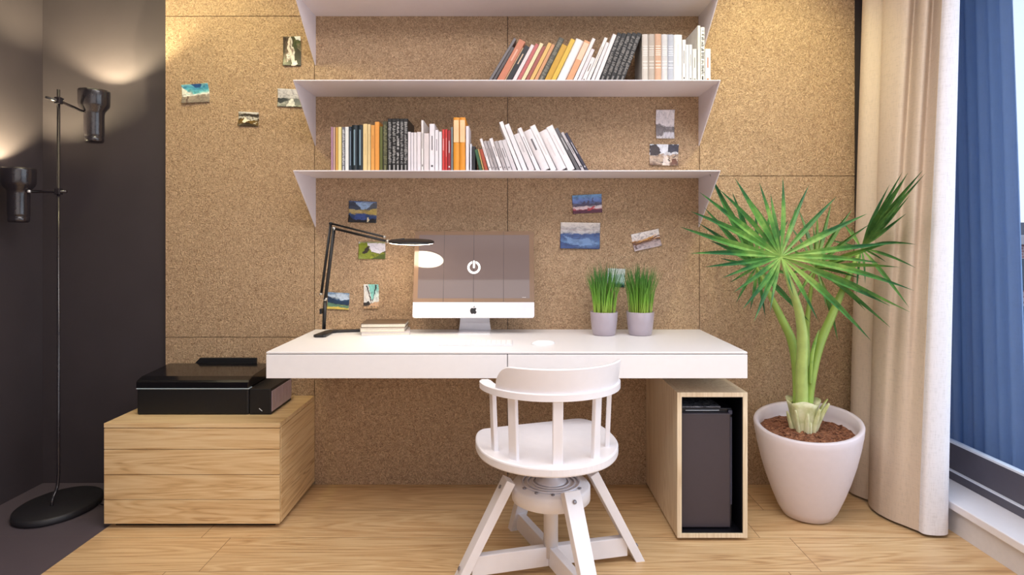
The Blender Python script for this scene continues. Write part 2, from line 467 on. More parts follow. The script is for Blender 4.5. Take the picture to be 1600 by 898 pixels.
YS = -.24; SS = F/(YS+CAM_D)
def bx(px): return (px-797)/SS
def hgt(py, zs): return CAM_Z+(375-py)/SS - zs
Z1, Z2 = 1.4822, 1.8742
GL, GU = 'books on the lowest shelf', 'books on the middle shelf'
c5 = lambda v: 500+v/6.667
y5 = lambda v: 175+v/6.667
upL = [ # x0,x1,ytop (zoomed),colour,label,marks,kind
 (113, 134, 155, (176, 134, 160), 'lilac paperback at the far left end of the lowest shelf', None, 'soft'),
 (135, 157, 155, (196, 160, 150), 'dusty pink paperback beside the lilac one on the lowest shelf', None, 'soft'),
 (161, 189, 158, (206, 160, 84), 'ochre yellow paperback near the left end of the lowest shelf', None, 'soft'),
 (190, 225, 155, (230, 212, 150), 'pale yellow paperback right of the ochre one, lowest shelf', None, 'soft'),
 (227, 257, 155, (112, 112, 124), 'slate grey book with pale spine marks, left part of lowest shelf', ((200, 200, 205), 'scribble'), 'soft'),
 (259, 298, 152, (222, 224, 226), 'white paperback between the slate grey and dark navy books, lowest shelf', None, 'soft'),
 (300, 329, 150, (40, 52, 66), 'dark navy book with a light stripe left of two thick black ones', ((130, 150, 170), 'stripe'), 'soft'),
 (331, 388, 135, (22, 34, 42), 'left one of two thick blue-black books with a light spine stripe', ((120, 145, 160), 'stripe'), 'hard'),
 (389, 445, 135, (22, 34, 42), 'right one of two thick blue-black books with a light spine stripe', ((120, 145, 160), 'stripe'), 'hard'),
 (447, 493, 122, (226, 200, 146), 'cream book just right of the two blue-black books', ((205, 175, 120), 'line'), 'soft'),
 (494, 527, 126, (222, 196, 144), 'cream book touching the light orange one on the lowest shelf', ((200, 172, 120), 'line'), 'soft'),
 (529, 571, 135, (224, 160, 82), 'light orange book right of the cream pair, lowest shelf', ((200, 130, 60), 'short'), 'soft'),
 (573, 619, 102, (226, 152, 70), 'taller orange book between the light orange and the olive one', None, 'soft'),
 (622, 653, 150, (92, 98, 48), 'olive green paperback right of the tall orange book', None, 'soft'),
 (655, 702, 97, (60, 60, 38), 'dark olive book with mottled spine next to the black set', ((120, 118, 84), 'scribble'), 'soft'),
 (705, 747, 68, (24, 23, 24), 'first from left of five tall black volumes with silver lettering', ((150, 148, 146), 'scribble'), 'soft'),
 (748, 792, 68, (24, 23, 24), 'second from left of five tall black volumes with silver lettering', ((150, 148, 146), 'scribble'), 'soft'),
 (793, 829, 68, (30, 29, 30), 'middle of five tall black upright volumes, its lettering the lightest', ((178, 176, 175), 'scribble'), 'soft'),
 (830, 870, 68, (24, 23, 24), 'fourth from left of five tall black upright volumes, silver lettering', ((150, 148, 146), 'scribble'), 'soft'),
 (871, 913, 68, (24, 23, 24), 'rightmost of five tall black upright volumes, touching white magazines', ((150, 148, 146), 'scribble'), 'soft'),
 (916, 944, 205, (226, 220, 224), 'low white magazine directly right of the black volumes', None, 'soft'),
 (945, 974, 211, (224, 217, 222), 'second low white magazine right of the upright black volumes', None, 'soft'),
 (975, 1009, 211, (222, 216, 220), 'third low white magazine right of the upright black volumes', None, 'soft'),
 (1010, 1052, 206, (226, 218, 222), 'fourth low white magazine, touching the thin tall white one', None, 'soft'),
 (1055, 1078, 85, (232, 226, 224), 'thin tall white book rising above the low white magazines', ((90, 84, 84), 'tick'), 'soft'),
 (1080, 1137, 220, (216, 206, 206), 'pinkish white short book between two taller white ones', None, 'soft'),
 (1140, 1194, 122, (230, 225, 230), 'tall white book with a small dark mark low on its spine', ((70, 66, 72), 'tick'), 'soft'),
 (1196, 1234, 185, (228, 224, 230), 'white magazine right of the tall one with dark mark', ((150, 140, 150), 'short'), 'soft'),
 (1236, 1270, 203, (226, 222, 228), 'short white magazine touching the bright red book', None, 'soft'),
 (1273, 1299, 180, (206, 62, 60), 'bright red book right of the upright white magazines', ((230, 190, 190), 'short'), 'soft'),
 (1301, 1328, 178, (200, 46, 46), 'second bright red book with a thin pale spine line', ((224, 190, 190), 'line'), 'soft'),
 (1330, 1362, 190, (150, 34, 42), 'dark crimson book between bright red and grey ones', ((210, 220, 226), 'tick'), 'soft'),
 (1364, 1386, 155, (120, 128, 130), 'thin grey book left of the two orange binders', None, 'soft'),
 (1389, 1451, 55, (224, 150, 50), 'left one of the two tall orange volumes with pale spine labels', ((232, 196, 150), 'block'), 'hard'),
 (1453, 1515, 55, (222, 146, 46), 'right one of the two tall orange volumes with pale spine labels', ((232, 196, 150), 'block'), 'hard'),
 (1519, 1553, 145, (226, 220, 226), 'white book just right of the tall orange volumes', None, 'soft'),
 (1562, 1580, 330, (218, 222, 232), 'thin low bluish white booklet standing right of the orange volumes', None, 'soft'),
 (1583, 1618, 355, (34, 36, 42), 'low black book standing left of the leaning books', None, 'soft'),
]
for x0, x1, yt, col, lab, mk, kd in upL:
    a, b = bx(c5(x0)), bx(c5(x1))
    book(a+.0002, YS+rnd.uniform(-.002, .004), Z1, b-a-.0004, hgt(y5(yt), Z1), .185 if yt < 100 else rnd.uniform(.135, .16), col, lab, 0, marks=mk, kind=kd, group=GL)

def pack_left(x, zs, lst, group):
    """books leaning left, packed left to right so that faces touch"""
    prev = None
    for wpx, yt, ang, col, lab, mk, kd in lst:
        H = hgt(yt, zs); t = wpx/SS*math.cos(R(ang)); h = (H - t*math.sin(R(ang)))/math.cos(R(ang))
        if prev:
            px_, pt, pa, ph = prev
            if ang >= pa:
                hs = min(ph*math.cos(R(pa)), H)
                x = px_ + pt/math.cos(R(pa)) + hs*(math.tan(R(ang))-math.tan(R(pa)))
            else:
                x = px_ + pt*math.cos(R(pa)) + pt*math.sin(R(pa))*math.tan(R(ang))
            x += .0004
        book(x, YS+rnd.uniform(-.003, .003), zs, t, h, rnd.uniform(.14, .17), col, lab, ang, marks=mk, kind=kd, group=group)
        prev = (x, t, ang, h)
    return x
Wt = (228, 222, 224); Gy = (176, 168, 170)
leanL = [
 (5, y5(385), 13, (50, 92, 62), 'thin green book leaning left, first of the leaning row', None, 'soft'),
 (2.2, y5(385), 14, (206, 170, 110), 'thin tan booklet leaning between the green and rust ones', None, 'soft'),
 (5.5, y5(382), 15, (164, 72, 50), 'rust red book leaning left beside the low white ones', None, 'soft'),
 (4.5, y5(272), 17, Wt, 'white booklet leaning on the rust red book', ((150, 140, 140), 'tick'), 'soft'),
 (5, y5(296), 17.5, Gy, 'first of two grey booklets leaning after the first white one', ((120, 112, 114), 'tick'), 'soft'),
 (5, y5(296), 17.5, (160, 152, 154), 'second of two grey booklets leaning after the first white one', ((110, 104, 106), 'tick'), 'soft'),
 (6, y5(266), 18.5, Wt, 'white booklet leaning between two pairs of grey booklets', ((150, 140, 140), 'tick'), 'soft'),
 (6, y5(296), 19, Gy, 'darker grey booklet leaning right of the second white booklet', ((110, 104, 106), 'tick'), 'soft'),
 (6.5, y5(290), 19.5, (200, 194, 197), 'pale grey booklet leaning second before the tall white books', ((110, 104, 106), 'tick'), 'soft'),
 (7, y5(280), 20, (206, 200, 203), 'pale grey booklet leaning against the tall white books', None, 'soft'),
 (6.5, y5(92), 21.5, (234, 229, 232), 'tallest white leaning book, narrow, its top sticks out left', None, 'soft'),
 (8, y5(118), 22, (228, 223, 227), 'white leaning book right next to the tallest narrow one', None, 'soft'),
 (10, y5(215), 23, (216, 210, 212), 'greyish white leaning book below the tall narrow white one', ((190, 184, 186), 'short'), 'soft'),
 (7, y5(158), 24, (230, 225, 228), 'narrow white leaning book with top sticking out mid row', ((130, 124, 128), 'line'), 'soft'),
 (14, y5(172), 25, (222, 216, 218), 'thick white leaning book with dark grey title block', ((110, 105, 110), 'short'), 'hard'),
 (9.5, y5(128), 25.5, (230, 226, 228), 'white leaning book right of the one with title block', ((206, 200, 202), 'line'), 'soft'),
 (15, y5(172), 26.5, (226, 220, 222), 'thickest plain white leaning book, second wide one', ((214, 208, 210), 'line'), 'hard'),
 (12, y5(130), 27, (230, 226, 228), 'white leaning book just left of the dark ones', ((212, 206, 210), 'line'), 'soft'),
 (6, y5(160), 28, (96, 94, 98), 'dark grey leaning book second from right end', ((196, 194, 196), 'short'), 'soft'),
 (5, y5(205), 29, (196, 190, 194), 'pale grey leaning book before the last dark one', ((40, 40, 52), 'tick'), 'soft'),
 (5, y5(212), 29.5, (58, 56, 74), 'dark blue-grey book at the right end of the lowest shelf', ((200, 198, 204), 'tick'), 'soft'),
]
ENDL = pack_left(bx(749.3), Z1, leanL, GL)

c6 = lambda v: 940+v/8
y6 = lambda v: 35+v/8
upU = [
 (505, 582, 148, (208, 200, 190), 'light beige grey volume, first of the upright pastel set', ((232, 228, 222), 'bars'), 'hard'),
 (584, 661, 148, (184, 172, 160), 'grey beige volume, second of the upright pastel set', ((222, 216, 208), 'bars'), 'hard'),
 (663, 745, 145, (206, 166, 138), 'tan pink volume of the upright pastel set', ((236, 222, 210), 'bars'), 'hard'),
 (747, 823, 150, (206, 204, 206), 'light grey volume between tan pink and blue grey ones', ((228, 228, 230), 'bars'), 'hard'),
 (825, 901, 152, (176, 180, 194), 'blue grey volume of the upright pastel set', ((216, 220, 230), 'bars'), 'hard'),
 (903, 1007, 152, (232, 230, 230), 'thick white volume right of the blue grey one', ((210, 206, 206), 'line'), 'hard'),
 (1009, 1053, 215, (230, 228, 228), 'white book with a dark tick right of the thick white volume', ((90, 84, 84), 'tick'), 'soft'),
 (1055, 1094, 275, (228, 226, 228), 'first short white book before the tall magazine', None, 'soft'),
 (1095, 1134, 275, (230, 228, 230), 'second short white book before the tall magazine', ((90, 90, 92), 'tick'), 'soft'),
 (1136, 1192, 330, (206, 206, 208), 'low pale grey book touching the tall magazine', ((130, 132, 128), 'tick'), 'soft'),
 (1200, 1234, 40, (230, 228, 226), 'tall white magazine near the right end of middle shelf', ((160, 156, 150), 'line'), 'soft'),
 (1237, 1288, 60, (226, 224, 222), 'tall white magazine with black lettering down its spine', ((60, 58, 58), 'scribble'), 'soft'),
 (1292, 1364, 330, (234, 230, 228), 'white book with reddish patch at right end of middle shelf', ((176, 96, 66), 'tick'), 'soft'),
]
for x0, x1, yt, col, lab, mk, kd in upU:
    a, b = bx(c6(x0)), bx(c6(x1))
    book(a+.0002, YS+rnd.uniform(-.002, .003), Z2, b-a-.0004, hgt(y6(yt), Z2), .19 if yt < 100 else .16, col, lab, 0, marks=mk, kind=kd, group=GU)

def pack_right(wall, zs, lst, group):
    prev = None
    for wpx, yt, ang, col, lab, mk, kd in lst:
        H = hgt(yt, zs); t = wpx/SS*math.cos(R(ang)); h = (H - t*math.sin(R(ang)))/math.cos(R(ang))
        if prev is None: x = wall - h*math.sin(R(ang)) - .0006
        else:
            px_, pt, pa, ph = prev
            if ang >= pa:
                hs = min(ph*math.cos(R(pa))+pt*math.sin(R(pa)), H)
                x = px_ - pt/math.cos(R(pa)) - min(hs, h*math.cos(R(ang)))*(math.tan(R(ang))-math.tan(R(pa)))
            else: x = px_ - pt*math.cos(R(pa)) - pt*math.sin(R(pa))*math.tan(R(ang))
            x -= .0004
        book(x, YS+rnd.uniform(-.003, .003), zs, t, h, rnd.uniform(.14, .17), col, lab, ang, True, marks=mk, kind=kd, group=group)
        prev = (x, t, ang, h)
y3 = lambda v: 40+v/8
BK = (22, 21, 22)
leanU = [(7.6, y6(124), 21, BK, 'black lettered volume leaning right, %s' % q, ((128, 124, 120), 'scribble'), 'soft')
         for q in ('nearest the upright pastel set', 'second from the pastel set', 'middle one of five on middle shelf', 'fourth from the pastel set', 'the one touching the white books')]
Cr = (236, 228, 226)
leanU += [
 (6.5, y6(140), 21.5, Cr, 'tall cream white book leaning on the black lettered volumes', None, 'soft'),
 (5.5, y3(205), 22, (228, 222, 222), 'white leaning book left of the tall cream white one', None, 'soft'),
 (5.5, y3(142), 23, (234, 228, 224), 'tall narrow white leaning book right of the gap', ((170, 150, 120), 'line'), 'soft'),
 (7, y3(388), 23.5, (230, 224, 222), 'lowest white leaning book, in the gap of the middle row', ((110, 90, 70), 'tick'), 'soft'),
 (6, y3(285), 24, (226, 216, 218), 'low white leaning book right of a narrow tall white one', None, 'soft'),
 (6, y3(152), 24.5, (236, 226, 222), 'narrow tall white leaning book right of the salmon one', None, 'soft'),
 (10.5, y3(178), 25, (226, 160, 116), 'salmon orange book leaning among the white ones', ((236, 200, 170), 'block'), 'soft'),
 (14, y3(154), 25.5, (234, 232, 230), 'thick white book leaning between yellow and salmon ones', None, 'hard'),
 (8, y3(160), 26, (218, 180, 66), 'bright yellow leaning book beside the thick white one', None, 'soft'),
 (10, y3(222), 26, (204, 158, 46), 'mustard leaning book right of the dark grey-green one', None, 'soft'),
 (9.5, y3(142), 26.5, (86, 84, 74), 'dark grey-green leaning book with mottled spine', ((128, 126, 112), 'scribble'), 'hard'),
 (6, y3(226), 26.5, (208, 150, 106), 'tan orange leaning book left of the dark grey-green one', None, 'soft'),
 (6.5, y3(205), 27, (222, 178, 104), 'golden tan leaning book between tan orange and brick ones', None, 'soft'),
 (6, y3(250), 27, (156, 84, 74), 'brick red leaning book right of a cream one', None, 'soft'),
 (6.5, y3(208), 27.5, (234, 212, 168), 'cream leaning book between brick red and rose ones', None, 'soft'),
 (6, y3(222), 27.5, (186, 96, 96), 'rose red leaning book right of the pinkish white one', None, 'soft'),
 (6.5, y3(228), 28, (232, 216, 216), 'pinkish white leaning book right of the black one', None, 'soft'),
 (8.5, y3(240), 28.5, (26, 26, 34), 'glossy black leaning book near the left of the middle row', ((214, 190, 160), 'short'), 'soft'),
 (2, y3(270), 29, (226, 190, 150), 'thin cream booklet between terracotta and black books', None, 'soft'),
 (12, y3(165), 29, (196, 122, 92), 'terracotta leaning book with a paler band', ((222, 172, 150), 'short'), 'soft'),
 (5, y3(262), 30, (84, 76, 78), 'dark grey leaning magazine left of the terracotta book', None, 'soft'),
 (5, y3(150), 31, (112, 106, 108), 'grey leaning magazine, leftmost on the middle shelf', None, 'soft'),
]
pack_right(bx(c6(505)), Z2, leanU, GU)

# ------------------------------------------------------------------ photos pinned on the cork
def mat_photo(w, h, stops, seed, amp=.5, nsc=2.2, blob=None, vertical=False, thr=.56):
    t = NT('photo_print')
    v = t.coord((1/w, 1, 1/h), (0, seed*7.3, 0))
    sp = t.n('ShaderNodeSeparateXYZ'); t.l(v, sp.inputs[0])
    n = t.noise(v, nsc, 7, .62, .9)
    base = t.math('ADD', t.math('ADD', sp.outputs['X' if vertical else 'Z'], .5), t.math('MULTIPLY', t.math('SUBTRACT', n, .5), amp*1.9))
    col = t.ramp(base, [(p, lin(c)) for p, c in stops])
    if blob:
        n2 = t.noise(t.coord((1/w, 1, 1.4/h), (seed, 1, seed*2)), 3.4, 2, .5, 1.5)
        m = t.ramp(n2, [(thr, (0, 0, 0)), (thr+.03, (1, 1, 1))])
        zl = t.ramp(base, [(.5, (1, 1, 1)), (.62, (0, 0, 0))])
        m = t.mix(1.0, m, zl, 'MULTIPLY')
        col = t.mix(m, col, lin(blob))
    n3 = t.noise(v, 5.5, 6, .6, 1.2)
    col = t.mix(1.0, col, t.ramp(n3, [(.36, (.55, .55, .58)), (.5, (1, 1, 1)), (.66, (1.15, 1.15, 1.12))]), 'MULTIPLY')
    at = t.n('ShaderNodeAttribute'); at.attribute_name = 'ink'
    col = t.mix(at.outputs['Alpha'], col, t.mix(1.0, at.outputs['Color'], t.ramp(n3, [(.36, (.72, .72, .74)), (.5, (1, 1, 1)), (.66, (1.12, 1.12, 1.1))]), 'MULTIPLY'), 'MIX')
    t.l(col, t.p.inputs['Base Color']); t.set(Roughness=.3); return t.m
# shapes printed on each picture, in picture coordinates 0..1 (x right, z up)
INK = {
 1: [([(0, 0), (1, 0), (1, .5), (.75, .62), (.6, .3), (.4, .2), (0, .1)], (48, 44, 32)), ([(.3, .95), (.42, .95), (.36, .65), (.62, .3), (.72, 0), (.5, 0), (.45, .3), (.22, .6)], (226, 212, 200)), ([(.6, 1), (1, 1), (1, .86), (.72, .9)], (222, 226, 232)), ([(.55, .05), (.8, .05), (.74, .22)], (236, 230, 226))],
 2: [([(0, .42), (1, .55), (1, .5), (.3, .42), (.1, .35)], (238, 238, 230)), ([(0, .9), (.3, .55), (0, .48)], (232, 234, 224)), ([(.35, 1), (.78, 1), (.7, .82), (.55, .78)], (50, 92, 150)), ([(.15, .02), (.2, .4), (.24, .4), (.22, .02)], (90, 70, 62))],
 3: [([(0, 1), (1, 1), (1, .9), (0, .92)], (236, 232, 224)), ([(.12, .85), (1, .85), (1, .72), (.12, .75)], (60, 54, 46)), ([(.2, .3), (.32, .66), (.42, .5), (.6, .4), (.4, .34), (.3, .2)], (238, 228, 206)), ([(.1, .1), (.4, .28), (.9, .08), (.9, 0), (.1, 0)], (44, 28, 14))],
 4: [([(0, .48), (.3, .5), (.45, .4), (.1, .2), (0, .25)], (60, 64, 66)), ([(.35, .05), (.52, .48), (.6, .48), (.75, .05)], (222, 220, 212)), ([(.7, .1), (1, .1), (1, .45), (.68, .46)], (104, 108, 108))],
 5: [([(0, 1), (1, 1), (1, .42), (.8, .38), (.5, .44), (.3, .5), (0, .54)], (226, 218, 224)), ([(0, .1), (0, .5), (.2, .52), (.36, .42), (1, .28), (1, .24), (.4, .25), (.35, .08)], (128, 120, 124)), ([(.5, .4), (.9, .42), (.86, .34), (.55, .33)], (150, 142, 146)), ([(.42, .06), (.96, .06), (.96, .22), (.42, .22)], (206, 202, 212))],
 6: [([(.25, 1), (.65, 1), (.66, .7), (.5, .55), (.3, .7)], (226, 228, 238)), ([(0, .95), (.2, 1), (.34, .85), (.4, .6), (.2, .45), (.02, .5)], (74, 66, 70)), ([(.64, 1), (1, .98), (1, .66), (.64, .62)], (70, 70, 84)), ([(.44, 0), (.5, .5), (.62, .5), (.7, 0)], (226, 210, 200)), ([(.72, .05), (.98, .05), (.96, .3), (.8, .34)], (112, 72, 56))],
 7: [([(0, 1), (.22, .95), (.46, .62), (.3, .58), (0, .66)], (64, 74, 96)), ([(1, 1), (.85, .92), (.62, .62), (.8, .6), (1, .7)], (88, 94, 108)), ([(.22, .95), (.46, .62), (.62, .62), (.85, .92)], (156, 186, 226)), ([(0, .62), (.3, .6), (.5, .5), (.36, .45), (0, .48)], (196, 176, 122)), ([(.6, .42), (1, .38), (1, .7), (.75, .6)], (196, 172, 96)), ([(.25, .4), (.6, .42), (.62, .1), (.2, .1)], (62, 84, 150)), ([(0, 0), (1, 0), (1, .2), (.6, .12), (.15, .14), (0, .4)], (30, 30, 36)), ([(.66, .04), (.74, .04), (.73, .28), (.67, .25)], (226, 214, 180))],
 8: [([(.3, .92), (1, .9), (1, .5), (.8, .3), (.5, .42), (.35, .6)], (222, 218, 230)), ([(0, 0), (.4, 0), (.5, .35), (.3, .95), (0, .9)], (128, 140, 46)), ([(.12, .3), (.35, .35), (.42, .75), (.3, .7), (.2, .5)], (60, 52, 44)), ([(.45, 0), (1, 0), (1, .35), (.8, .22)], (78, 92, 30))],
 9: [([(0, .78), (.3, .6), (.55, .45), (1, .5), (1, .25), (.5, .3), (0, .45)], (42, 62, 90)), ([(.35, .95), (.9, .9), (1, .62), (.6, .52)], (200, 216, 236)), ([(0, .4), (.4, .28), (1, .2), (1, .1), (.3, .12), (0, .2)], (96, 132, 112)), ([(0, .1), (.5, .15), (1, .06), (1, 0), (0, 0)], (212, 186, 92))],
 10: [([(0, 1), (.3, 1), (.55, .3), (.4, .2), (0, .2)], (228, 226, 222)), ([(.3, 1), (.85, 1), (.6, .35), (.52, .35)], (136, 206, 198)), ([(.16, .95), (.24, .95), (.52, .3), (.46, .28)], (48, 42, 40)), ([(.78, 1), (.9, .98), (.72, .6), (.6, .3), (.56, .3), (.68, .62)], (52, 60, 62)), ([(0, .12), (.3, .12), (.42, .22), (.34, .3), (0, .24)], (44, 40, 40)), ([(.3, .1), (1, .08), (1, .28), (.6, .25)], (206, 168, 134))],
 11: [([(0, 0), (1, 0), (1, .2), (0, .16)], (104, 62, 82)), ([(.04, .46), (.3, .5), (.4, .7), (.46, .5), (.56, .72), (.6, .48), (1, .5), (1, .42), (0, .38)], (62, 54, 90)), ([(.1, .2), (.5, .22), (.5, .36), (.1, .34)], (228, 208, 216)), ([(.5, .14), (.72, .36), (.8, .36), (.6, .14)], (206, 74, 88)), ([(.74, .24), (.98, .26), (.98, .4), (.8, .38)], (230, 222, 230)), ([(.66, .6), (.69, .9), (.73, .62)], (70, 74, 110))],
 12: [([(0, .55), (.2, .48), (.35, .6), (.6, .52), (1, .62), (1, .5), (.5, .44), (0, .44)], (56, 82, 136)), ([(.1, .5), (.35, .35), (.7, .4), (.95, .2), (.5, .1), (.2, .2)], (108, 140, 186)), ([(0, .3), (.25, .15), (.5, .12), (.3, 0), (0, 0)], (50, 74, 128)), ([(0, .78), (.5, .74), (1, .76), (1, .73), (.4, .7), (0, .74)], (186, 174, 176))],
 13: [([(0, .42), (.5, .52), (1, .66), (1, .6), (.5, .44), (.1, .3)], (108, 66, 36)), ([(.1, .44), (.5, .58), (.9, .72), (.7, .56), (.3, .46)], (206, 150, 76)), ([(.05, .3), (.12, .3), (.12, .1), (.05, .1)], (96, 76, 78))],
 14: [([(.1, .9), (.9, .92), (.9, .7), (.1, .68)], (206, 214, 210)), ([(0, 0), (1, 0), (1, .12), (.6, .2), (.3, .1), (0, .14)], (34, 66, 58))],
}
def inside(x, z, P):
    c = False; j = len(P)-1
    for i in range(len(P)):
        (xi, zi), (xj, zj) = P[i], P[j]
        if (zi > z) != (zj > z) and x < (xj-xi)*(z-zi)/(zj-zi)+xi: c = not c
        j = i
    return c
PHOTOS = [ # px,py,w,h,rot,stops,seed,label,kw
 (456, 80, 28, 46, 0, [(0, (40, 30, 28)), (.35, (120, 96, 84)), (.5, (232, 226, 220)), (.62, (70, 56, 44)), (.8, (60, 74, 40)), (1, (120, 110, 90))], 1, 'portrait snapshot of a pale winding road pinned at upper left', dict(vertical=True, amp=.9)),
 (305, 146, 43, 29, 3, [(0, (120, 108, 98)), (.42, (166, 150, 136)), (.47, (236, 236, 226)), (.6, (128, 210, 214)), (.8, (76, 160, 196)), (1, (150, 214, 224))], 2, 'turquoise and grey seaside photo, leftmost on the cork', dict(amp=.35)),
 (388, 186, 32, 22, -3, [(0, (56, 36, 16)), (.35, (118, 90, 40)), (.5, (70, 54, 32)), (.6, (226, 220, 206)), (.72, (60, 50, 40)), (.9, (150, 142, 128)), (1, (235, 232, 225))], 3, 'small dark golden photo with a pale mountain peak', dict(blob=(232, 222, 200), thr=.6)),
 (453, 153, 39, 28, -2, [(0, (60, 62, 62)), (.2, (168, 168, 160)), (.4, (86, 88, 88)), (.5, (196, 192, 192)), (1, (206, 202, 204))], 4, 'grey snapshot half hidden behind the shelf bracket at left', dict(amp=.25)),
 (1039.5, 194, 29, 45, 0, [(0, (206, 200, 204)), (.18, (178, 172, 176)), (.3, (110, 104, 108)), (.42, (150, 144, 148)), (.5, (222, 214, 220)), (1, (226, 218, 224))], 5, 'upright black and white photo between the two book shelves', dict(amp=.25)),
 (1037.5, 242, 45, 33, -1, [(0, (120, 92, 76)), (.25, (196, 172, 150)), (.5, (176, 150, 130)), (.6, (222, 224, 232)), (.8, (90, 88, 96)), (1, (206, 214, 226))], 6, 'brown and grey village photo just above the lowest shelf', dict(blob=(70, 62, 64), thr=.6)),
 (566.5, 331, 44, 33, -2, [(0, (30, 28, 34)), (.16, (40, 66, 124)), (.36, (60, 84, 130)), (.46, (196, 170, 100)), (.6, (140, 130, 90)), (.68, (70, 92, 130)), (.85, (176, 196, 226)), (1, (82, 110, 168))], 7, 'blue and yellow lake photo above the desk lamp arm', dict(amp=.3)),
 (581, 391, 42, 27, 0, [(0, (150, 160, 50)), (.3, (100, 104, 34)), (.45, (70, 66, 44)), (.55, (206, 204, 214)), (.8, (222, 220, 226)), (1, (150, 150, 110))], 8, 'green meadow photo partly crossed by the desk lamp head', dict(amp=.8)),
 (528.5, 470, 34, 26, -3, [(0, (196, 170, 70)), (.22, (120, 140, 90)), (.38, (40, 60, 86)), (.6, (60, 88, 122)), (.72, (206, 220, 234)), (1, (126, 160, 200))], 9, 'lake and mountain photo right behind the lamp post', dict(amp=.3)),
 (580, 463, 23.5, 38, 0, [(0, (196, 160, 120)), (.18, (60, 54, 50)), (.28, (226, 224, 220)), (.6, (200, 220, 218)), (.8, (120, 196, 190)), (1, (150, 208, 200))], 10, 'narrow portrait photo in teal and white above book stack', dict(amp=.3, blob=(52, 48, 46), thr=.62)),
 (917.5, 318.5, 46, 29, 3, [(0, (96, 60, 70)), (.22, (186, 84, 94)), (.34, (226, 206, 212)), (.5, (60, 56, 84)), (.62, (96, 120, 190)), (1, (110, 160, 204))], 11, 'sunset harbour photo under blue sky pinned above the wave photo', dict(amp=.25)),
 (906.5, 368, 62, 41, -1, [(0, (52, 72, 120)), (.22, (90, 126, 172)), (.36, (66, 96, 150)), (.52, (56, 86, 140)), (.6, (190, 188, 192)), (.85, (206, 198, 196)), (1, (222, 214, 208))], 12, 'largest pinned photo, blue hills below a pale sky', dict(amp=.22)),
 (1010, 375, 44, 27, 12, [(0, (186, 172, 176)), (.3, (170, 150, 150)), (.42, (96, 60, 34)), (.52, (180, 120, 50)), (.6, (226, 216, 214)), (1, (234, 228, 228))], 13, 'tilted photo of a brown bridge under white sky', dict(amp=.25)),
 (963, 434, 27, 29, -2, [(0, (36, 70, 60)), (.15, (60, 120, 104)), (.3, (176, 200, 196)), (.65, (170, 196, 190)), (.8, (222, 226, 224)), (1, (196, 206, 200))], 14, 'pale teal photo pinned between the two grass pots', dict(amp=.2)),
]
for px, py, w, h, rot, stops, sd, lab, kw in PHOTOS:
    s = F/(CAM_D-.008); w_, h_ = w/s, h/s; c = W(px, py, -.006)
    rows_f, rows_b = [], []; r2 = random.Random(sd)
    k1, k2 = r2.uniform(.004, .009), r2.uniform(-.004, .004)
    N = 36
    def yy(u, v_): return -(k1*(abs(v_)**2)*.9 + k2*u*v_*.8 + .003*max(0, u*v_)**2)
    for j in range(N+1):
        v_ = j/N*2-1; rows_f.append([((i/N*2-1)*w_/2, yy(i/N*2-1, v_)-.0004, v_*h_/2) for i in range(N+1)])
        rows_b.append([((i/N*2-1)*w_/2, yy(i/N*2-1, v_)+.0004, v_*h_/2) for i in range(N+1)])
    b = bmesh.new(); ink = b.loops.layers.float_color.new('ink')
    for a, c_ in ((rows_f, 1), (rows_b, -1)):
        vr = [[b.verts.new(p) for p in r] for r in a]
        if c_ == 1: vf = vr
        else: vb = vr
        for p, q in zip(vr, vr[1:]):
            for k in range(N): b.faces.new((p[k], p[k+1], q[k+1], q[k]) if c_ == 1 else (p[k], q[k], q[k+1], p[k+1]))
    for k in range(N):
        b.faces.new((vf[0][k], vb[0][k], vb[0][k+1], vf[0][k+1])); b.faces.new((vf[N][k], vf[N][k+1], vb[N][k+1], vb[N][k]))
        b.faces.new((vf[k][0], vf[k+1][0], vb[k+1][0], vb[k][0])); b.faces.new((vf[k][N], vb[k][N], vb[k+1][N], vf[k+1][N]))
    for f in b.faces:
        f.smooth = True; cc_ = f.calc_center_median(); u_, v_ = cc_.x/w_+.5, cc_.z/h_+.5; ci = (0, 0, 0, 0)
        u_ += .012*math.sin(v_*31+sd); v_ += .012*math.sin(u_*27+sd)
        for P, co in INK.get(sd, []):
            if inside(u_, v_, P): ci = (*lin(co), 1)
        for lp in f.loops: lp[ink] = ci
    me = bpy.data.meshes.new('print'); b.to_mesh(me); b.free()
    ph = thing('photograph', lab, 'photo', (c.x, -.0015, c.z), (0, -R(rot), 0), group='snapshots pinned on the cork wall')
    link_obj('print', me, mat_photo(w_, h_, stops, sd, **kw), ph)

# ------------------------------------------------------------------ drawer cabinet
OAKX = mat_wood('X', (172, 130, 86), (220, 184, 134), (238, 210, 164), None, 2, 'oak_front')
cx0, cx1, cy0, cz1 = -1.662, -.942, -.452, .430
cab = thing('drawer_cabinet', 'low oak cabinet with four wide drawers under the printer', 'cabinet', ((cx0+cx1)/2, (cy0)/2, 0))
M_ = Matrix.Translation((-(cx0+cx1)/2, -cy0/2, 0))
MB().box(cx0+.03, cx1-.03, cy0+.03, -.02, 0, .018).out('plinth', BLACKM, cab, M_)
OAKY = mat_wood('Y', (172, 130, 86), (220, 184, 134), (238, 210, 164), None, 4, 'oak_side')
for xa in (cx1-.0165, cx0):
    sd = MB()
    for a, b in zip([.018, .1180, .2195, .3230], [.1180, .2195, .3230, .4098]):
        sd.box(xa, xa+.0165, cy0+.0192, -.002, a+.0004, b-.0004, .0006, 1)
    sd.out('side_panel', OAKY, cab, M_)
MB().box(cx0+.017, cx1-.017, cy0+.019, -.002, .018, cz1-.019).box(cx0, cx1, cy0, -.002, cz1-.0185, cz1, .0012).out('body', OAKX, cab, M_)
z_s = [.018, .1180, .2195, .3230, .4098]
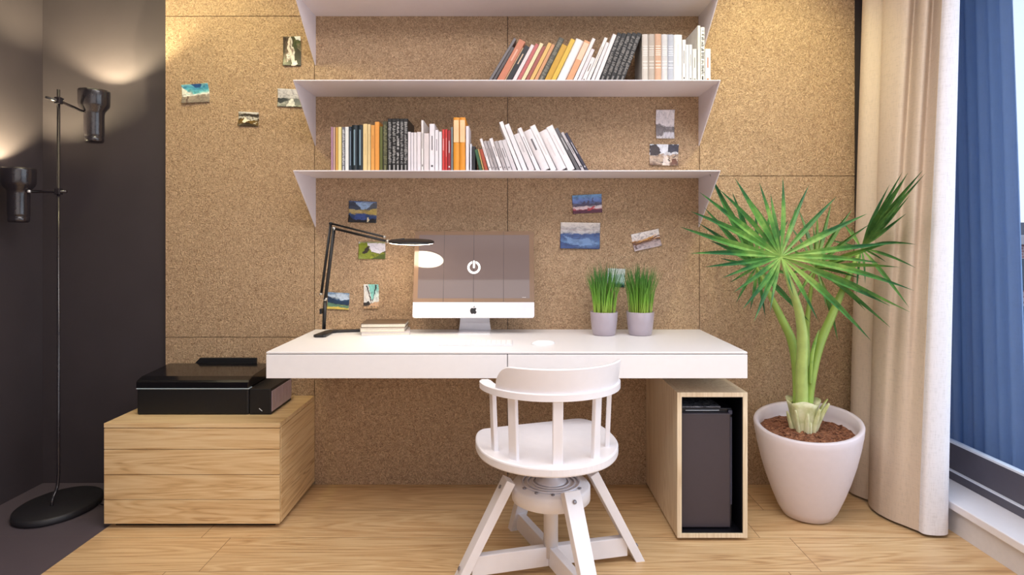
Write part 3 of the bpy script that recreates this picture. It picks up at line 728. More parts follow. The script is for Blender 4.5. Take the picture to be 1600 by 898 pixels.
for a, b in zip(z_s, z_s[1:]):
    MB().box(cx0+.001, cx1-.001, cy0, cy0+.018, a+.0012, b-.0012, .001).out('drawer', OAKX, cab, M_)

# ------------------------------------------------------------------ printer
GLB = plain((12, 12, 16), .18, amt=.1, coat=.3)
MTB = plain((14, 14, 18), .5, amt=.1)
prx, pry, prz = -1.361, -.20, cz1
pr = thing('printer', 'black flatbed printer with side ink tank on the oak cabinet', 'printer', (prx, pry, prz))
M_ = Matrix.Translation((-prx, -pry, -prz))
pb = MB().box(-1.600, -1.120, -.331, -.075, cz1, .541, .008, 3).box(-1.590, -1.13, -.320, -.07, .535, .552)
pb.out('body', MTB, pr, M_)
MB().box(-1.602, -1.118, -.3335, -.3, .5405, .5445, .001).out('trim_strip', plain((205, 225, 235), .2, metal=.3), pr, M_)
mx = Matrix(((0, 0, 1, 0), (1, 0, 0, 0), (0, 1, 0, 0), (0, 0, 0, 1)))
MB().prism([(-.333, .546), (-.333, .570), (-.325, .578), (-.29, .588), (-.075, .600), (-.065, .590), (-.065, .546)], -1.602, -1.121, .002, mx).out('scanner_lid', GLB, pr, M_)
MB().prism([(-1.50, .585), (-1.485, .604), (-1.468, .622), (-1.200, .622), (-1.200, .585)], -.058, -.046, .002, Matrix(((1, 0, 0, 0), (0, 0, 1, 0), (0, 1, 0, 0), (0, 0, 0, 1)))).box(-1.45, -1.22, -.075, -.046, .53, .60).out('paper_support', MTB, pr, M_)
tk = MB().box(-1.119, -1.026, -.329, -.082, cz1, .541, .004, 2).out('ink_tank', MTB, pr, M_)
sw = MB(); pan = plain((172, 152, 160), .35, amt=.04)
for k in range(6):
    y0 = -.322+k*.0395; sw.box(-1.0265, -1.0235, y0, y0+.0375, cz1+.012, .530, .0008, 1)
sw.out('ink_window', pan, tk)
MB().box(-.009, .009, 0, .001, -.0016, .0016, .0004, 1, Matrix.Translation((-1.07, -.3300, cz1+.022)) @ Matrix.Rotation(R(42), 4, 'Y')).out('badge', plain((230, 235, 240), .2), tk, M_)
# (sub-part local frame equals the printer frame)
for ch in tk.children:
    if ch.name.startswith('ink_window'): ch.data.transform(M_)

# ------------------------------------------------------------------ computer housing and tower
OAKZ = mat_wood('Z', (196, 166, 130), (222, 200, 168), (238, 220, 192), None, 5, 'pale_oak')
hx0, hx1, hy, hz0, hz1 = .655, .931, -.557, .012, .582
hs = thing('computer_housing', 'tall narrow pale oak box, open at front, under desk right end', 'cabinet', ((hx0+hx1)/2, hy/2, 0))
M_ = Matrix.Translation((-(hx0+hx1)/2, -hy/2, 0)); T = .018
b = MB().box(hx0, hx0+T, hy, -.004, hz0, hz1, .001).box(hx1-T, hx1, hy, -.004, hz0, hz1, .001).box(hx0+T, hx1-T, hy, -.004, hz1-T, hz1, .001).box(hx0+T, hx1-T, hy, -.004, hz0, hz0+T, .001).box(hx0+T, hx1-T, -.02, -.004, hz0+T, hz1-T)
b.out('shell', OAKZ, hs, M_)
MB().box(hx0+.03, hx1-.03, hy+.03, -.03, 0, hz0).out('plinth', BLACKM, hs, M_)
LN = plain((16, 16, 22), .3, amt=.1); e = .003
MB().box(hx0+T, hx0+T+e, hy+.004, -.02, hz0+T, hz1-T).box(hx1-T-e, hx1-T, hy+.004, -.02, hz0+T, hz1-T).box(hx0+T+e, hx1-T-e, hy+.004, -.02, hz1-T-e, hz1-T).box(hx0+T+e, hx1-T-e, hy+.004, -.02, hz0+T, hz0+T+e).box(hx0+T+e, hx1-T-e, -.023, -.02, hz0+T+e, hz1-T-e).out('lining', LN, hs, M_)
tw = thing('computer_tower', 'dark grey computer tower standing inside the pale oak box', 'computer', (.785, -.3, hz0+T+e))
M_ = Matrix.Translation((-.785, .3, -(hz0+T+e)))
MB().box(.684, .890, -.500, -.06, .033, .506, .003).out('case', plain((30, 29, 36), .35, amt=.06), tw, M_)
MB().box(.681, .876, -.522, -.500, .037, .490, .003).out('front_panel', plain((66, 58, 65), .38, amt=.02), tw, M_)
MB().box(.703, .838, -.5035, -.498, .4955, .4990, .0006, 1).out('light_strip', plain((200, 215, 235), .2, metal=.4), tw, M_)
def mat_reflecting_top():
    t = NT('glossy_top'); n = t.noise(t.coord(), 28, 5, .6, 2.5)  # mottled greys imitate reflections on the tower's glossy top
    t.l(t.ramp(n, [(.35, lin((58, 60, 70))), (.55, lin((128, 130, 140))), (.7, lin((170, 172, 180)))]), t.p.inputs['Base Color']); t.set(Roughness=.15); return t.m
MB().box(.688, .846, -.498, -.10, .5062, .5125, .002).out('top_panel', mat_reflecting_top(), tw, M_)
MB().box(.872, .888, -.512, -.500, .482, .500, .002).box(.879, .889, -.5035, -.499, .12, .47).out('side_vent', plain((64, 68, 92), .3, amt=.1), tw, M_)

# ------------------------------------------------------------------ monitor
ALU = plain((226, 224, 230), .32, metal=.15, amt=.02)
mo = thing('monitor', 'wide all-in-one computer with a white chin and grey-brown screen', 'computer', (-.167, -.11, .749))
TA = R(11.5)
DM = Matrix.Translation((0, -.058, .076)) @ Matrix.Rotation(-TA, 4, 'X')   # display plane, origin at bottom centre front
def rr(x0, x1, z0, z1, r, corners):
    pts = []
    for (cx, cz, a0, on) in ((x1-r, z0+r, -90, corners[0]), (x1-r, z1-r, 0, corners[1]), (x0+r, z1-r, 90, corners[2]), (x0+r, z0+r, 180, corners[3])):
        if on:
            for k in range(7): a = R(a0+90*k/6); pts.append((cx+r*math.cos(a), cz+r*math.sin(a)))
        else:
            pts.append((x1 if cx > 0 else x0, z0 if a0 in (-90, 180) else z1))
    return pts
XZ = Matrix(((1, 0, 0, 0), (0, 0, 1, 0), (0, 1, 0, 0), (0, 0, 0, 1)))   # poly (x,z), extrude in y
HW, DH, CH = .2775, .403, .071
MB().prism(rr(-HW, HW, 0, DH, .011, (1, 1, 1, 1)), .0005, .012, .001, DM @ XZ).box(-.2, .2, .012, .026, .07, .33, .006, 2, DM).out('back_shell', ALU, mo)
MB().prism(rr(-HW, HW, -.0003, CH, .011, (1, 0, 0, 1)), -.003, .0005, .0008, DM @ XZ).out('chin', ALU, mo)
MB().prism(rr(-HW, HW, CH+.0006, DH, .009, (0, 1, 1, 0)), -.0028, .0003, .0004, DM @ XZ).out('bezel', plain((132, 106, 86), .12, amt=.01), mo)
def mat_screen():
    t = NT('screen'); v = t.coord(kind='Object')
    w = t.noise(v, 2, 2)
    t.l(t.ramp(w, [(0, lin((70, 60, 58))), (1, lin((74, 64, 62)))]), t.p.inputs['Base Color'])
    t.p.inputs['Emission Color'].default_value = (*lin((128, 108, 104)), 1)
    t.p.inputs['Emission Strength'].default_value = .50
    t.set(Roughness=.03); t.p.inputs['Specular IOR Level'].default_value = 1.0
    return t.m
scr = MB().box(-HW+.021, HW-.021, -.0034, -.0027, CH+.018, DH-.018, M=DM).out('screen', mat_screen(), mo)
ln = MB()
for x, w in ((-.139, .0016), (-.001, .0018), (.137, .0016)):
    ln.box(x-w/2, x+w/2, -.0036, -.0034, CH+.001, DH-.002, M=DM)
ln.out('reflected_slats', plain((52, 42, 42), .4), scr)  # room slats reflected in the glass, drawn as dark lines on the screen
pw = MB(); ro, ri = .030, .0205; pts = []
cz = .232; gap = R(26)
n = 40
outer = [(ro*math.sin(a), cz+ro*math.cos(a)) for a in [gap*.62+(2*PI-1.24*gap)*k/n for k in range(n+1)]]
inner = [(ri*math.sin(a), cz+ri*math.cos(a)) for a in [gap+(2*PI-2*gap)*k/n for k in range(n+1)]]
b = bmesh.new()
vo = [[b.verts.new((x, y, z)) for x, z in outer] for y in (-.0042, -.0034)]; vi = [[b.verts.new((x, y, z)) for x, z in inner] for y in (-.0042, -.0034)]
for k in range(n):
    b.faces.new((vo[0][k], vo[0][k+1], vi[0][k+1], vi[0][k])); b.faces.new((vo[1][k], vi[1][k], vi[1][k+1], vo[1][k+1]))
    b.faces.new((vo[0][k], vo[1][k], vo[1][k+1], vo[0][k+1])); b.faces.new((vi[0][k], vi[0][k+1], vi[1][k+1], vi[1][k]))
pw._merge(b, DM); pw.prism(rr(-.0045, .0045, 0, .036, .0044, (1, 1, 1, 1)), -.0044, -.0034, 0, DM @ Matrix.Translation((0, 0, cz-.004)) @ XZ)
pw.out('power_symbol', emit((245, 242, 246), .8), scr)
MB().box(.222, .24, -.0037, -.0034, CH+.021, CH+.0235, M=DM).out('screen_caption', plain((190, 180, 180), .4), scr)
ap = [(0, .28), (.12, .33), (.25, .34), (.36, .29), (.42, .22), (.34, .13), (.30, .02), (.33, -.1), (.42, -.19), (.45, -.20), (.40, -.33), (.30, -.46), (.2, -.5), (.08, -.46), (0, -.44), (-.1, -.47), (-.2, -.5), (-.31, -.44), (-.41, -.28), (-.46, -.1), (-.45, .08), (-.38, .23), (-.26, .33), (-.12, .33)]
lf = [(0, .37), (.02, .47), (.08, .56), (.18, .62), (.17, .52), (.11, .42)]
S = .033
LG = MB()
for P in (ap, lf): LG.prism([(x*S, z*S) for x, z in P], -.0037, -.003, 0, DM @ Matrix.Translation((.0, 0, .034)) @ XZ)
LG.out('logo', plain((30, 28, 32), .25), mo)
# stand: foot plate and inclined neck
st = MB().box(-.075, .075, -.055, .075, 0, .004, .0015)
rows = []
for z, hw, y in ((.004, .076, .071), (.035, .071, .069), (.08, .068, .055), (.17, .064, .048)):
    rows.append([(-hw, y-.003, z), (hw, y-.003, z), (hw, y+.002, z), (-hw, y+.002, z)])
st.grid(rows, closed=True, smooth=False)
st.box(-.05, .05, -.012, .050, .13, .17, .003)
st.out('stand', ALU, mo)

# keyboard and mouse
kb = thing('keyboard', 'slim white keyboard lying on the desk before the monitor', 'keyboard', (-.140, -.41, .749))
MB().box(-.150, .150, -.058, .055, 0, .0065, .002, 2).out('base', plain((228, 225, 228), .35), kb)
ky = MB()
for r_ in range(5):
    for c_ in range(14):
        x = -.145+c_*.0208; ky.box(x, x+.0182, -.052+r_*.0208, -.052+r_*.0208+.0182, .0066, .0082, .0005, 1)
ky.out('keys', plain((244, 242, 243), .45), kb)
def rot_mouse():
    m = bmesh.new(); bmesh.ops.create_uvsphere(m, u_segments=28, v_segments=14, radius=1)
    for v in m.verts:
        x, y, z = v.co; v.co = (x*.031, y*.055, max(z, 0)*.016*(1-.15*y)+.0012*(z > -.001))
    q = MB(); q._merge(m, None, True); return q
ms = thing('computer_mouse', 'low white computer mouse on the desk right of the keyboard', 'mouse', (.137, -.415, .749), (0, 0, R(-62)))
rot_mouse().out('body', plain((242, 240, 242), .2), ms)

# books on the desk
def flat_book(x, y, z, w, d, t, rot, col, label):
    o = thing('book', label, 'book', (x, y, z), (0, 0, R(rot)), 'books stacked on the desk')
    MB().box(-w/2, w/2, -d/2, d/2, 0, .0028, .0006, 1).box(-w/2, w/2, -d/2, d/2, t-.0028, t, .0006, 1).box(-w/2, -w/2+.002, -d/2, d/2, .001, t-.001).out('cover', plain(col, .4, amt=.04), o)
    MB().box(-w/2+.002, w/2-.003, -d/2+.003, d/2-.003, .0028, t-.0028).out('page_block', PAGE, o)
    return o
Mg = plain((200, 196, 202), .35)
flat_book(-.573, -.112, .749, .215, .165, .0135, 9, (196, 190, 196), 'grey magazine at the bottom of the desk book stack')
flat_book(-.582, -.105, .7627, .200, .150, .019, 3, (196, 184, 172), 'pale book in the middle of the desk book stack')
flat_book(-.580, -.103, .7819, .200, .148, .019, 3, (104, 84, 68), 'brown covered book on top of the desk book stack')

# ------------------------------------------------------------------ desk lamp
LB = plain((28, 27, 29), .4, amt=.08)
SIL = plain((200, 196, 190), .3, metal=.8)
dl = thing('desk_lamp', 'black articulated desk lamp with flat round glowing head', 'lamp', (-.80, -.15, .749))
o0 = Vector((-.80, -.15, .749))
def L(px, py, Y): return W(px, py, Y) - o0
b = MB(); bz = Matrix.Translation(-o0 + Vector((0, 0, 0)))
foot = [(-.870, -.245), (-.862, -.254), (-.825, -.254), (-.815, -.243), (-.818, -.135), (-.80, -.115), (-.70, -.09), (-.695, -.085), (-.697, -.064), (-.80, -.078), (-.845, -.09), (-.858, -.13)]
b.prism(foot, .749, .761, .002, bz); b.out('base', LB, dl)
YL = -.15
p_b, p_t = L(505, 512, YL), L(507, 471, YL)
MB().tube([L(506, 514, YL), L(508, 470, YL)], .0085).box(*(lambda c: (c.x-.014, c.x-.004, c.y-.012, c.y+.012, c.z-.012, c.z+.012))(L(505, 486, YL)), .002).out('post', LB, dl)
j1a, j1b = L(502, 459, YL), L(508.5, 467, YL)
j2a, j2b = L(517, 349, YL-.03), L(522, 357, YL-.03)
arm = MB()
for dx in (-.007, .007):
    v = Vector((0, dx, 0)); arm.tube([j1a+v, j2a+v], .0042, 8)
arm.out('lower_arm', LB, dl)
arm = MB()
for dx in (-.008, .008):
    v = Vector((0, dx, 0)); arm.tube([j1b+v, j2b+v], .0055, 8)
arm.out('lower_arm', LB, dl)
h1, h2 = L(601, 370, YL-.12), L(606, 377, YL-.12)
MB().tube([j2a, h1], .0046, 8).out('upper_arm', LB, dl)
MB().tube([j2b, h2], .0056, 8).out('upper_arm', LB, dl)
def joint(c, r=.0085, w=.012):
    return MB().lathe([(0, -w), (r, -w), (r, w), (0, w)], 20, Matrix.Translation(c) @ Matrix.Rotation(R(90), 4, 'X'))
for c in (j2a, ): joint(c, .006).out('joint', LB, dl)
for c in (j2b, j1b, (h2)): joint(c, .0075).out('joint', SIL, dl)
for c in (j1a, h1): joint(c, .005).out('joint', SIL, dl)
hc = Vector((-.425, -.32, 1.174)) - o0
HM = Matrix.Translation(hc) @ Matrix.Rotation(R(5.0), 4, 'X') @ Matrix.Rotation(R(1.5), 4, 'Y')
hd = MB().lathe([(0, .007), (.05, .007), (.092, .004), (.098, .001), (.098, -.005), (.094, -.006), (0, -.006)], 56, HM)
hd.out('lamp_head', LB, dl)
MB().lathe([(0, -.0062), (.0925, -.0062), (.0925, -.0078), (0, -.0078)], 56, HM).out('light_panel', emit((255, 236, 205), 17), dl)
MB().tube([h2, hc+Vector((-.088, .01, .004)), hc+Vector((-.03, .0, .010))], .0038, 8).out('head_bracket', LB, dl)

# ------------------------------------------------------------------ grass pots
def pot_grass(x, y, label, seed):
    o = thing('potted_grass', label, 'potted plant', (x, y, .749), group='grass pots on the desk')
    MB().lathe([(0, .0), (.046, 0), (.051, .004), (.056, .03), (.060, .065), (.0625, .104), (.0612, .106), (.0585, .104), (.056, .07), (.054, .094), (.054, .094)][:8] + [(.055, .09), (.0, .09)], 48).out('pot', plain((172, 160, 170), .3, amt=.02, coat=.3), o)
    MB().lathe([(0, .0905), (.0555, .0905), (.0555, .094), (0, .096)], 32).out('soil', plain((70, 52, 38), .9, amt=.3, bump=.6, scale=300), o)
    r = random.Random(seed); g = bmesh.new(); lay = g.loops.layers.color.new('tone')
    for k in range(190):
        a = r.uniform(0, 2*PI); q = math.sqrt(r.random()); rb = .050*q
        b0 = Vector((rb*math.cos(a), rb*math.sin(a), .093))
        hgt_ = r.uniform(.17, .255)*(1-.13*q); lean = .022+.030*q*r.uniform(.2, 1.2)
        a2 = a + r.uniform(-.9, .9)
        tip = b0 + Vector((lean*math.cos(a2), lean*math.sin(a2), hgt_))
        mid = b0*.45 + tip*.55 + Vector((0, 0, 0)) - Vector((math.cos(a2), math.sin(a2), 0))*lean*.25
        w = r.uniform(.0018, .0028); side = Vector((math.cos(a2+PI/2+r.uniform(-.8, .8)), math.sin(a2+PI/2), 0)).normalized()
        n_ = side.cross(Vector((0, 0, 1)))*w*.5
        tone = r.random()
        pts_ = [(b0, w), (b0.lerp(mid, .5), w*1.05), (mid, w*.95), (mid.lerp(tip, .55), w*.6), (tip, .0002)]
        prev = None
        for i, (p, ww) in enumerate(pts_):
            ring = [g.verts.new(p-side*ww), g.verts.new(p+n_*(ww/w)), g.verts.new(p+side*ww), g.verts.new(p-n_*(ww/w))]
            if prev:
                for m in range(4):
                    f = g.faces.new((prev[m], prev[(m+1) % 4], ring[(m+1) % 4], ring[m]))
                    f.smooth = True
                    for lp in f.loops: lp[lay] = (tone, tone, tone, 1)
            prev = ring
    me = bpy.data.meshes.new('grass'); g.to_mesh(me); g.free()
    go = link_obj('grass_blades', me, GRASSM, o); go['kind'] = 'stuff'
    return o
def mat_grass():
    t = NT('grass'); at = t.n('ShaderNodeAttribute'); at.attribute_name = 'tone'
    sp = t.n('ShaderNodeSeparateXYZ'); t.l(t.coord(), sp.inputs[0])
    up = t.math('MULTIPLY', t.math('SUBTRACT', sp.outputs['Z'], .09), 4.2)
    base = t.ramp(up, [(0, lin((188, 216, 92))), (.3, lin((128, 180, 62))), (.7, lin((76, 134, 52))), (1, lin((62, 110, 56)))])
    col = t.mix(t.math('MULTIPLY', at.outputs['Fac'], .55), base, lin((48, 96, 36)))
    t.l(col, t.p.inputs['Base Color']); t.set(Roughness=.45); return t.m
GRASSM = mat_grass()
pot_grass(.427, -.170, 'left one of two lilac-grey pots of green grass on the desk', 11)
pot_grass(.592, -.170, 'right one of two lilac-grey pots of green grass on the desk', 23)

# ------------------------------------------------------------------ palm
pm = thing('potted_palm', 'large fan palm in a pale slanted-rim pot on the floor', 'potted plant', (1.275, -.330, 0))
P0 = Vector((1.275, -.330, 0))
def potmat(): return plain((222, 212, 218), .38, amt=.015)
prof_o = [(.0, .0), (.075, 0), (.098, .008), (.118, .04), (.142, .10), (.166, .17), (.187, .245), (.203, .32), (.213, .38), (.216, .411)]
prof_i = [(.2135, .4175), (.203, .4185), (.1955, .413), (.191, .38), (.184, .33), (.0, .318)]
def slant(prof, n=72):
    rows = []
    for r, z in prof:
        ring = []
        for k in range(n):
            a = 2*PI*k/n; f = max(0, (z-.0)/.411)**1.6 if z > 0 else 0
            ring.append((r*math.cos(a), r*math.sin(a), z - f*.012 + f*r*(.13*math.sin(a)+.085*math.cos(a))))
        rows.append(ring)
    return rows
m = MB(); m.grid(slant([(max(r, .0005), z) for r, z in prof_o+prof_i]), closed=True); m.out('pot', potmat(), pm)
def mat_soil():
    t = NT('bark_soil'); n = t.noise(t.coord((1, 1.3, 1)), 60, 4, .6, 1.2); v = t.n('ShaderNodeTexVoronoi'); v.inputs['Scale'].default_value = 70
    t.l(t.coord((1, 1.8, 1)), v.inputs['Vector'])
    c = t.ramp(n, [(.3, lin((74, 42, 28))), (.5, lin((142, 88, 60))), (.7, lin((196, 140, 104)))])
    t.l(c, t.p.inputs['Base Color']); t.set(Roughness=.85); t.bump(t.math('ADD', n, v.outputs[0]), .9, .01); return t.m
r = random.Random(3); rows = []
for i in range(14):
    q = .001+.1875*i/13; z0 = .372 - .012*(q/.19)**2
    rows.append([(q*math.cos(2*PI*k/60), q*math.sin(2*PI*k/60), z0+.06*q*math.sin(2*PI*k/60)+r.uniform(-.003, .003)) for k in range(60)])
m = MB(); m.grid(rows, closed=True)
m.out('soil', mat_soil(), pm)
bark = MB()
for k in range(150):
    a = r.uniform(0, 2*PI); q = .183*math.sqrt(r.random())
    c = Vector((q*math.cos(a), q*math.sin(a), .373-.012*(q/.19)**2+.06*q*math.sin(a)))
    bark.box(-.011*r.uniform(.5, 1), .011*r.uniform(.5, 1), -.004, .004, -.0015, .002, .001, 1, Matrix.Translation(c) @ Euler((r.uniform(-.5, .5), r.uniform(-.4, .4), r.uniform(0, 6.28))).to_matrix().to_4x4())
bk = bark.out('bark_mulch', mat_soil(), pm); bk['kind'] = 'stuff'
def mat_leaf(c0, c1, c2, name='palm_leaf'):
    t = NT(name); n = t.noise(t.coord(), 9, 3); n2 = t.noise(t.coord(), 60, 2)
    al = t.n('ShaderNodeAttribute'); al.attribute_name = 'along'
    g = t.math('SUBTRACT', t.math('ADD', t.math('MULTIPLY', n, .8), t.math('MULTIPLY', n2, .2)), t.math('MULTIPLY', t.math('SUBTRACT', al.outputs['Fac'], .35), .38))
    c = t.ramp(g, [(.30, lin(c0)), (.50, lin(c1)), (.68, lin(c2))])
    t.l(c, t.p.inputs['Base Color']); t.set(Roughness=.38)
    tr = t.n('ShaderNodeBsdfTranslucent'); t.l(c, tr.inputs[0])
    ms = t.n('ShaderNodeMixShader'); ms.inputs[0].default_value = .18
    t.l(t.p.outputs[0], ms.inputs[1]); t.l(tr.outputs[0], ms.inputs[2]); t.l(ms.outputs[0], t.out.inputs[0]); return t.m
LEAF = mat_leaf((46, 106, 62), (102, 160, 76), (172, 206, 112))
LEAFD = mat_leaf((42, 94, 58), (84, 140, 70), (144, 184, 96))
STEM = plain((148, 178, 84), .4, amt=.12, scale=14)
STEML = plain((172, 196, 112), .4, amt=.14, scale=20)
SHEATH = mat_leaf((150, 156, 84), (190, 196, 120), (240, 238, 200), 'sheath')
def leaflet_(b, p0, p1, w, facing, droop=.0, curl=0.0):
    """tapered, folded blade from p0 to p1"""
    ax = p1-p0; Ln = ax.length; d = ax.normalized()
    side = d.cross(facing); side = side.normalized() if side.length > 1e-4 else Vector((1, 0, 0)); nn = side.cross(d)
    N = 9; prev = None
    for i in range(N+1):
        u = i/N
        ww = w*(.16+.84*min(1, u/.38)**.9)*(1-max(0, (u-.38)/.62)**1.5) + .0003
        c = p0+ax*u + Vector((0, 0, -droop*Ln*u**2.4 + droop*Ln*.25*math.sin(PI*u))) + side*curl*math.sin(PI*u)*Ln
        fold = ww*.42
        ring = [b.verts.new(c-side*ww/2+nn*fold), b.verts.new(c+nn*.0004), b.verts.new(c+side*ww/2+nn*fold), b.verts.new(c-nn*.0008)]
        if prev:
            for k in range(4): b.faces.new((prev[k], prev[(k+1) % 4], ring[(k+1) % 4], ring[k]))
        prev = ring
def leaflet(b, p0, p1, w, facing, droop=.0, curl=0.0):
    lay = b.verts.layers.float.get('along') or b.verts.layers.float.new('along')
    b.verts.ensure_lookup_table(); n0 = len(b.verts)
    leaflet_(b, p0, p1, w, facing, droop, curl)
    b.verts.ensure_lookup_table(); Ln = (p1-p0).length
    for v in b.verts[n0:]: v[lay] = min(1, (v.co-p0).length/Ln)
def fan(parent, hub, tips, facing, w=.021, mat=LEAF, seed=0, dz=.12):
    b = bmesh.new(); r = random.Random(seed); H = W(*hub)-P0
    for px, py, Y in tips:
        if px > 1330: Y = min(Y, 1.54*F/(px-797)-CAM_D)
        tip = W(px, py, Y)-P0
        leaflet(b, H, tip, w*r.uniform(.85, 1.15)*min(1.25, max(.6, (tip-H).length/.32)), Vector(facing), droop=r.uniform(.0, .05), curl=r.uniform(-.02, .02))
    bmesh.ops.recalc_face_normals(b, faces=b.faces[:])
    q = MB(); q._merge(b, None, False)
    return q.out('leaf_fan', mat, parent)
def stalk(pts, rad, mat=STEM, squash=.8):
    P = smooth_path([W(*p)-P0 for p in pts], 6)
    return MB().tube(P, lerp_list(rad, len(P)), 14, squash).out('leaf_stalk', mat, pm)
# main stalk carrying the star-shaped fan that faces the room
s1 = stalk([(1253, 640, -.345), (1253, 580, -.35), (1254, 530, -.36), (1249, 490, -.38), (1241, 462, -.40), (1230, 430, -.42), (1220, 401, -.44)], [.030, .029, .027, .022, .019, .014, .008], STEML)
main = [(1223, 271, -.40), (1186, 281, -.36), (1148, 272, -.30), (1122, 288, -.24), (1093, 300, -.30), (1078, 328, -.34), (1062, 354, -.38), (1078, 389, -.45), (1101, 414, -.52), (1127, 432, -.56), (1145, 456, -.60), (1160, 481, -.60), (1178, 499, -.58), (1203, 484, -.56), (1240, 460, -.60),
        (1279, 497, -.56), (1361, 526, -.50), (1391, 470, -.46), (1428, 448, -.46), (1376, 405, -.56), (1402, 374, -.52), (1355, 331, -.46), (1307, 302, -.44), (1264, 286, -.42), (1244, 318, -.36), (1204, 300, -.32), (1166, 300, -.25)]
fan(s1, (1220, 401, -.445), main, (0, -1, .15), .021, LEAF, 1)
# left stalk, fan leaning back towards the shelf
s2 = stalk([(1247, 640, -.30), (1246, 585, -.29), (1238, 535, -.27), (1220, 495, -.25), (1200, 455, -.23), (1182, 418, -.21)], [.026, .026, .024, .020, .014, .008])
left = [(1108, 262, -.18), (1120, 290, -.14), (1144, 298, -.12), (1100, 320, -.22), (1090, 345, -.28), (1108, 370, -.32), (1125, 402, -.34), (1140, 440, -.34), (1150, 470, -.32), (1172, 484, -.30), (1196, 495, -.28), (1232, 470, -.22), (1250, 430, -.16), (1232, 340, -.10), (1205, 318, -.10), (1180, 322, -.09), (1160, 330, -.09), (1265, 500, -.26)]
fan(s2, (1182, 417, -.21), left, (-.2, -1, .3), .022, LEAFD, 2)
# back stalk, central fan
s3 = stalk([(1262, 640, -.27), (1261, 570, -.24), (1261, 510, -.22), (1266, 460, -.22), (1274, 418, -.24)], [.018, .017, .014, .010, .006])
back = [(1299, 314, -.16), (1332, 323, -.16), (1360, 345, -.18), (1277, 330, -.12), (1248, 325, -.12), (1230, 345, -.12), (1392, 374, -.28), (1405, 412, -.36), (1422, 487, -.38), (1391, 506, -.38), (1352, 480, -.38), (1330, 460, -.42), (1309, 531, -.34), (1292, 480, -.34), (1225, 380, -.18), (1222, 430, -.30), (1240, 470, -.30), (1318, 372, -.28), (1340, 400, -.36), (1345, 432, -.36), (1270, 350, -.14), (1316, 345, -.18)]
fan(s3, (1274, 418, -.24), back, (.1, -1, .35), .022, mat_leaf((58, 108, 44), (104, 148, 60), (150, 178, 86)), 3)
# right stalk with the fan seen edge-on
s4 = stalk([(1262, 640, -.34), (1268, 590, -.34), (1280, 540, -.33), (1301, 490, -.32), (1322, 440, -.31), (1344, 392, -.30)], [.022, .023, .023, .020, .014, .009])
right = [(1410, 268, -.2), (1446, 270, -.2), (1405, 300, -.2), (1390, 285, -.2), (1425, 292, -.2), (1419, 262, -.20), (1442, 264, -.26), (1430, 272, -.30), (1434, 282, -.22), (1381, 301, -.16), (1421, 305, -.32), (1398, 290, -.18), (1416, 330, -.36), (1408, 280, -.30), (1382, 362, -.42), (1431, 376, -.40), (1431, 414, -.42), (1385, 408, -.44), (1313, 340, -.16), (1328, 352, -.20), (1290, 372, -.20), (1352, 440, -.42), (1338, 460, -.40), (1420, 478, -.40), (1390, 345, -.36)]
fan(s4, (1346, 388, -.30), right, (-.5, -.9, .2), .0145, mat_leaf((54, 110, 64), (104, 156, 84), (160, 198, 112)), 4)
# young folded leaf
stalk([(1266, 600, -.37), (1268, 560, -.375), (1273, 535, -.375), (1280, 514, -.375)], [.008, .014, .011, .001], LEAF, .4).name = 'young_leaf'
# sheath at the base with cut leaf stubs
sh = MB(); bz_ = W(1255, 685, -.33)-P0
rows = []
for i in range(9):
    u = i/8; z = bz_.z-.01+u*.175; rr_ = .034+.022*u+.012*u**4
    rows.append([((rr_+.004*math.sin(5*a+u*2))*math.cos(a)+bz_.x, (rr_+.004*math.sin(5*a+u*2))*math.sin(a), z+(.008*math.sin(3*a+1) if i == 8 else 0)) for a in [2*PI*k/40 for k in range(40)]])
rows.append([((.046)*math.cos(a)+bz_.x, .046*math.sin(a), bz_.z+.15) for a in [2*PI*k/40 for k in range(40)]])
sh.grid(rows, closed=True); trunk = sh.out('trunk_sheath', SHEATH, pm)
for a, l, tl, w in ((-100, .13, .25, .020), (-60, .15, .35, .019), (-30, .17, .55, .018), (-140, .14, .3, .018), (170, .12, .3, .018), (10, .17, .75, .014), (100, .14, .3, .018), (-82, .09, .15, .017)):
    d = Vector((math.cos(R(a)), math.sin(R(a)), 0)); p = Vector((bz_.x, 0, bz_.z-.006))+d*.032
    P = [p, p+d*l*.12+Vector((0, 0, l*.4)), p+d*l*(.15+tl*.2)+Vector((0, 0, l*.75)), p+d*l*(.12+tl*.5)+Vector((0, 0, l))]
    MB().tube(smooth_path(P, 4), lerp_list([w*.55, w*.9, w*.75, w*.35], 13), 10, .5).out('leaf_stub', SHEATH, trunk)

# ------------------------------------------------------------------ chair
WC = plain((238, 234, 238), .34, amt=.015, bump=.02, scale=30)
ch = thing('swivel_chair', 'white wooden swivel armchair with curved back rail at desk', 'chair', (.14, -.763, 0))
c0 = Vector((.14, -.763, 0))
seat_w = [(-.085, -.583), (-.02, -.556), (.08, -.520), (.18, -.485), (.255, -.458), (.29, -.455), (.325, -.480), (.355, -.54), (.378, -.62), (.389, -.70), (.387, -.77), (.365, -.85), (.32, -.925), (.25, -.98), (.17, -1.008), (.10, -1.006), (.03, -.985), (-.04, -.935), (-.092, -.86), (-.12, -.77), (-.128, -.69), (-.124, -.63), (-.108, -.595)]
sp_ = smooth_path([(x, y, 0) for x, y in seat_w+seat_w[:1]], 4)[:-1]
MB().prism([(p.x-c0.x, p.y-c0.y) for p in sp_], .420, .452, .006).out('seat', WC, ch)
# slats
Rr = .212
for a in (-160, -128, -86, -45, -8):
    d = Vector((math.cos(R(a)), math.sin(R(a)), 0)); tn = Vector((-d.y, d.x, 0))
    MB().beam(d*.205+Vector((0, 0, .448)), d*(.214)+Vector((0, 0, .668)), .034, .016, tn, bev=.003).out('slat', WC, ch)
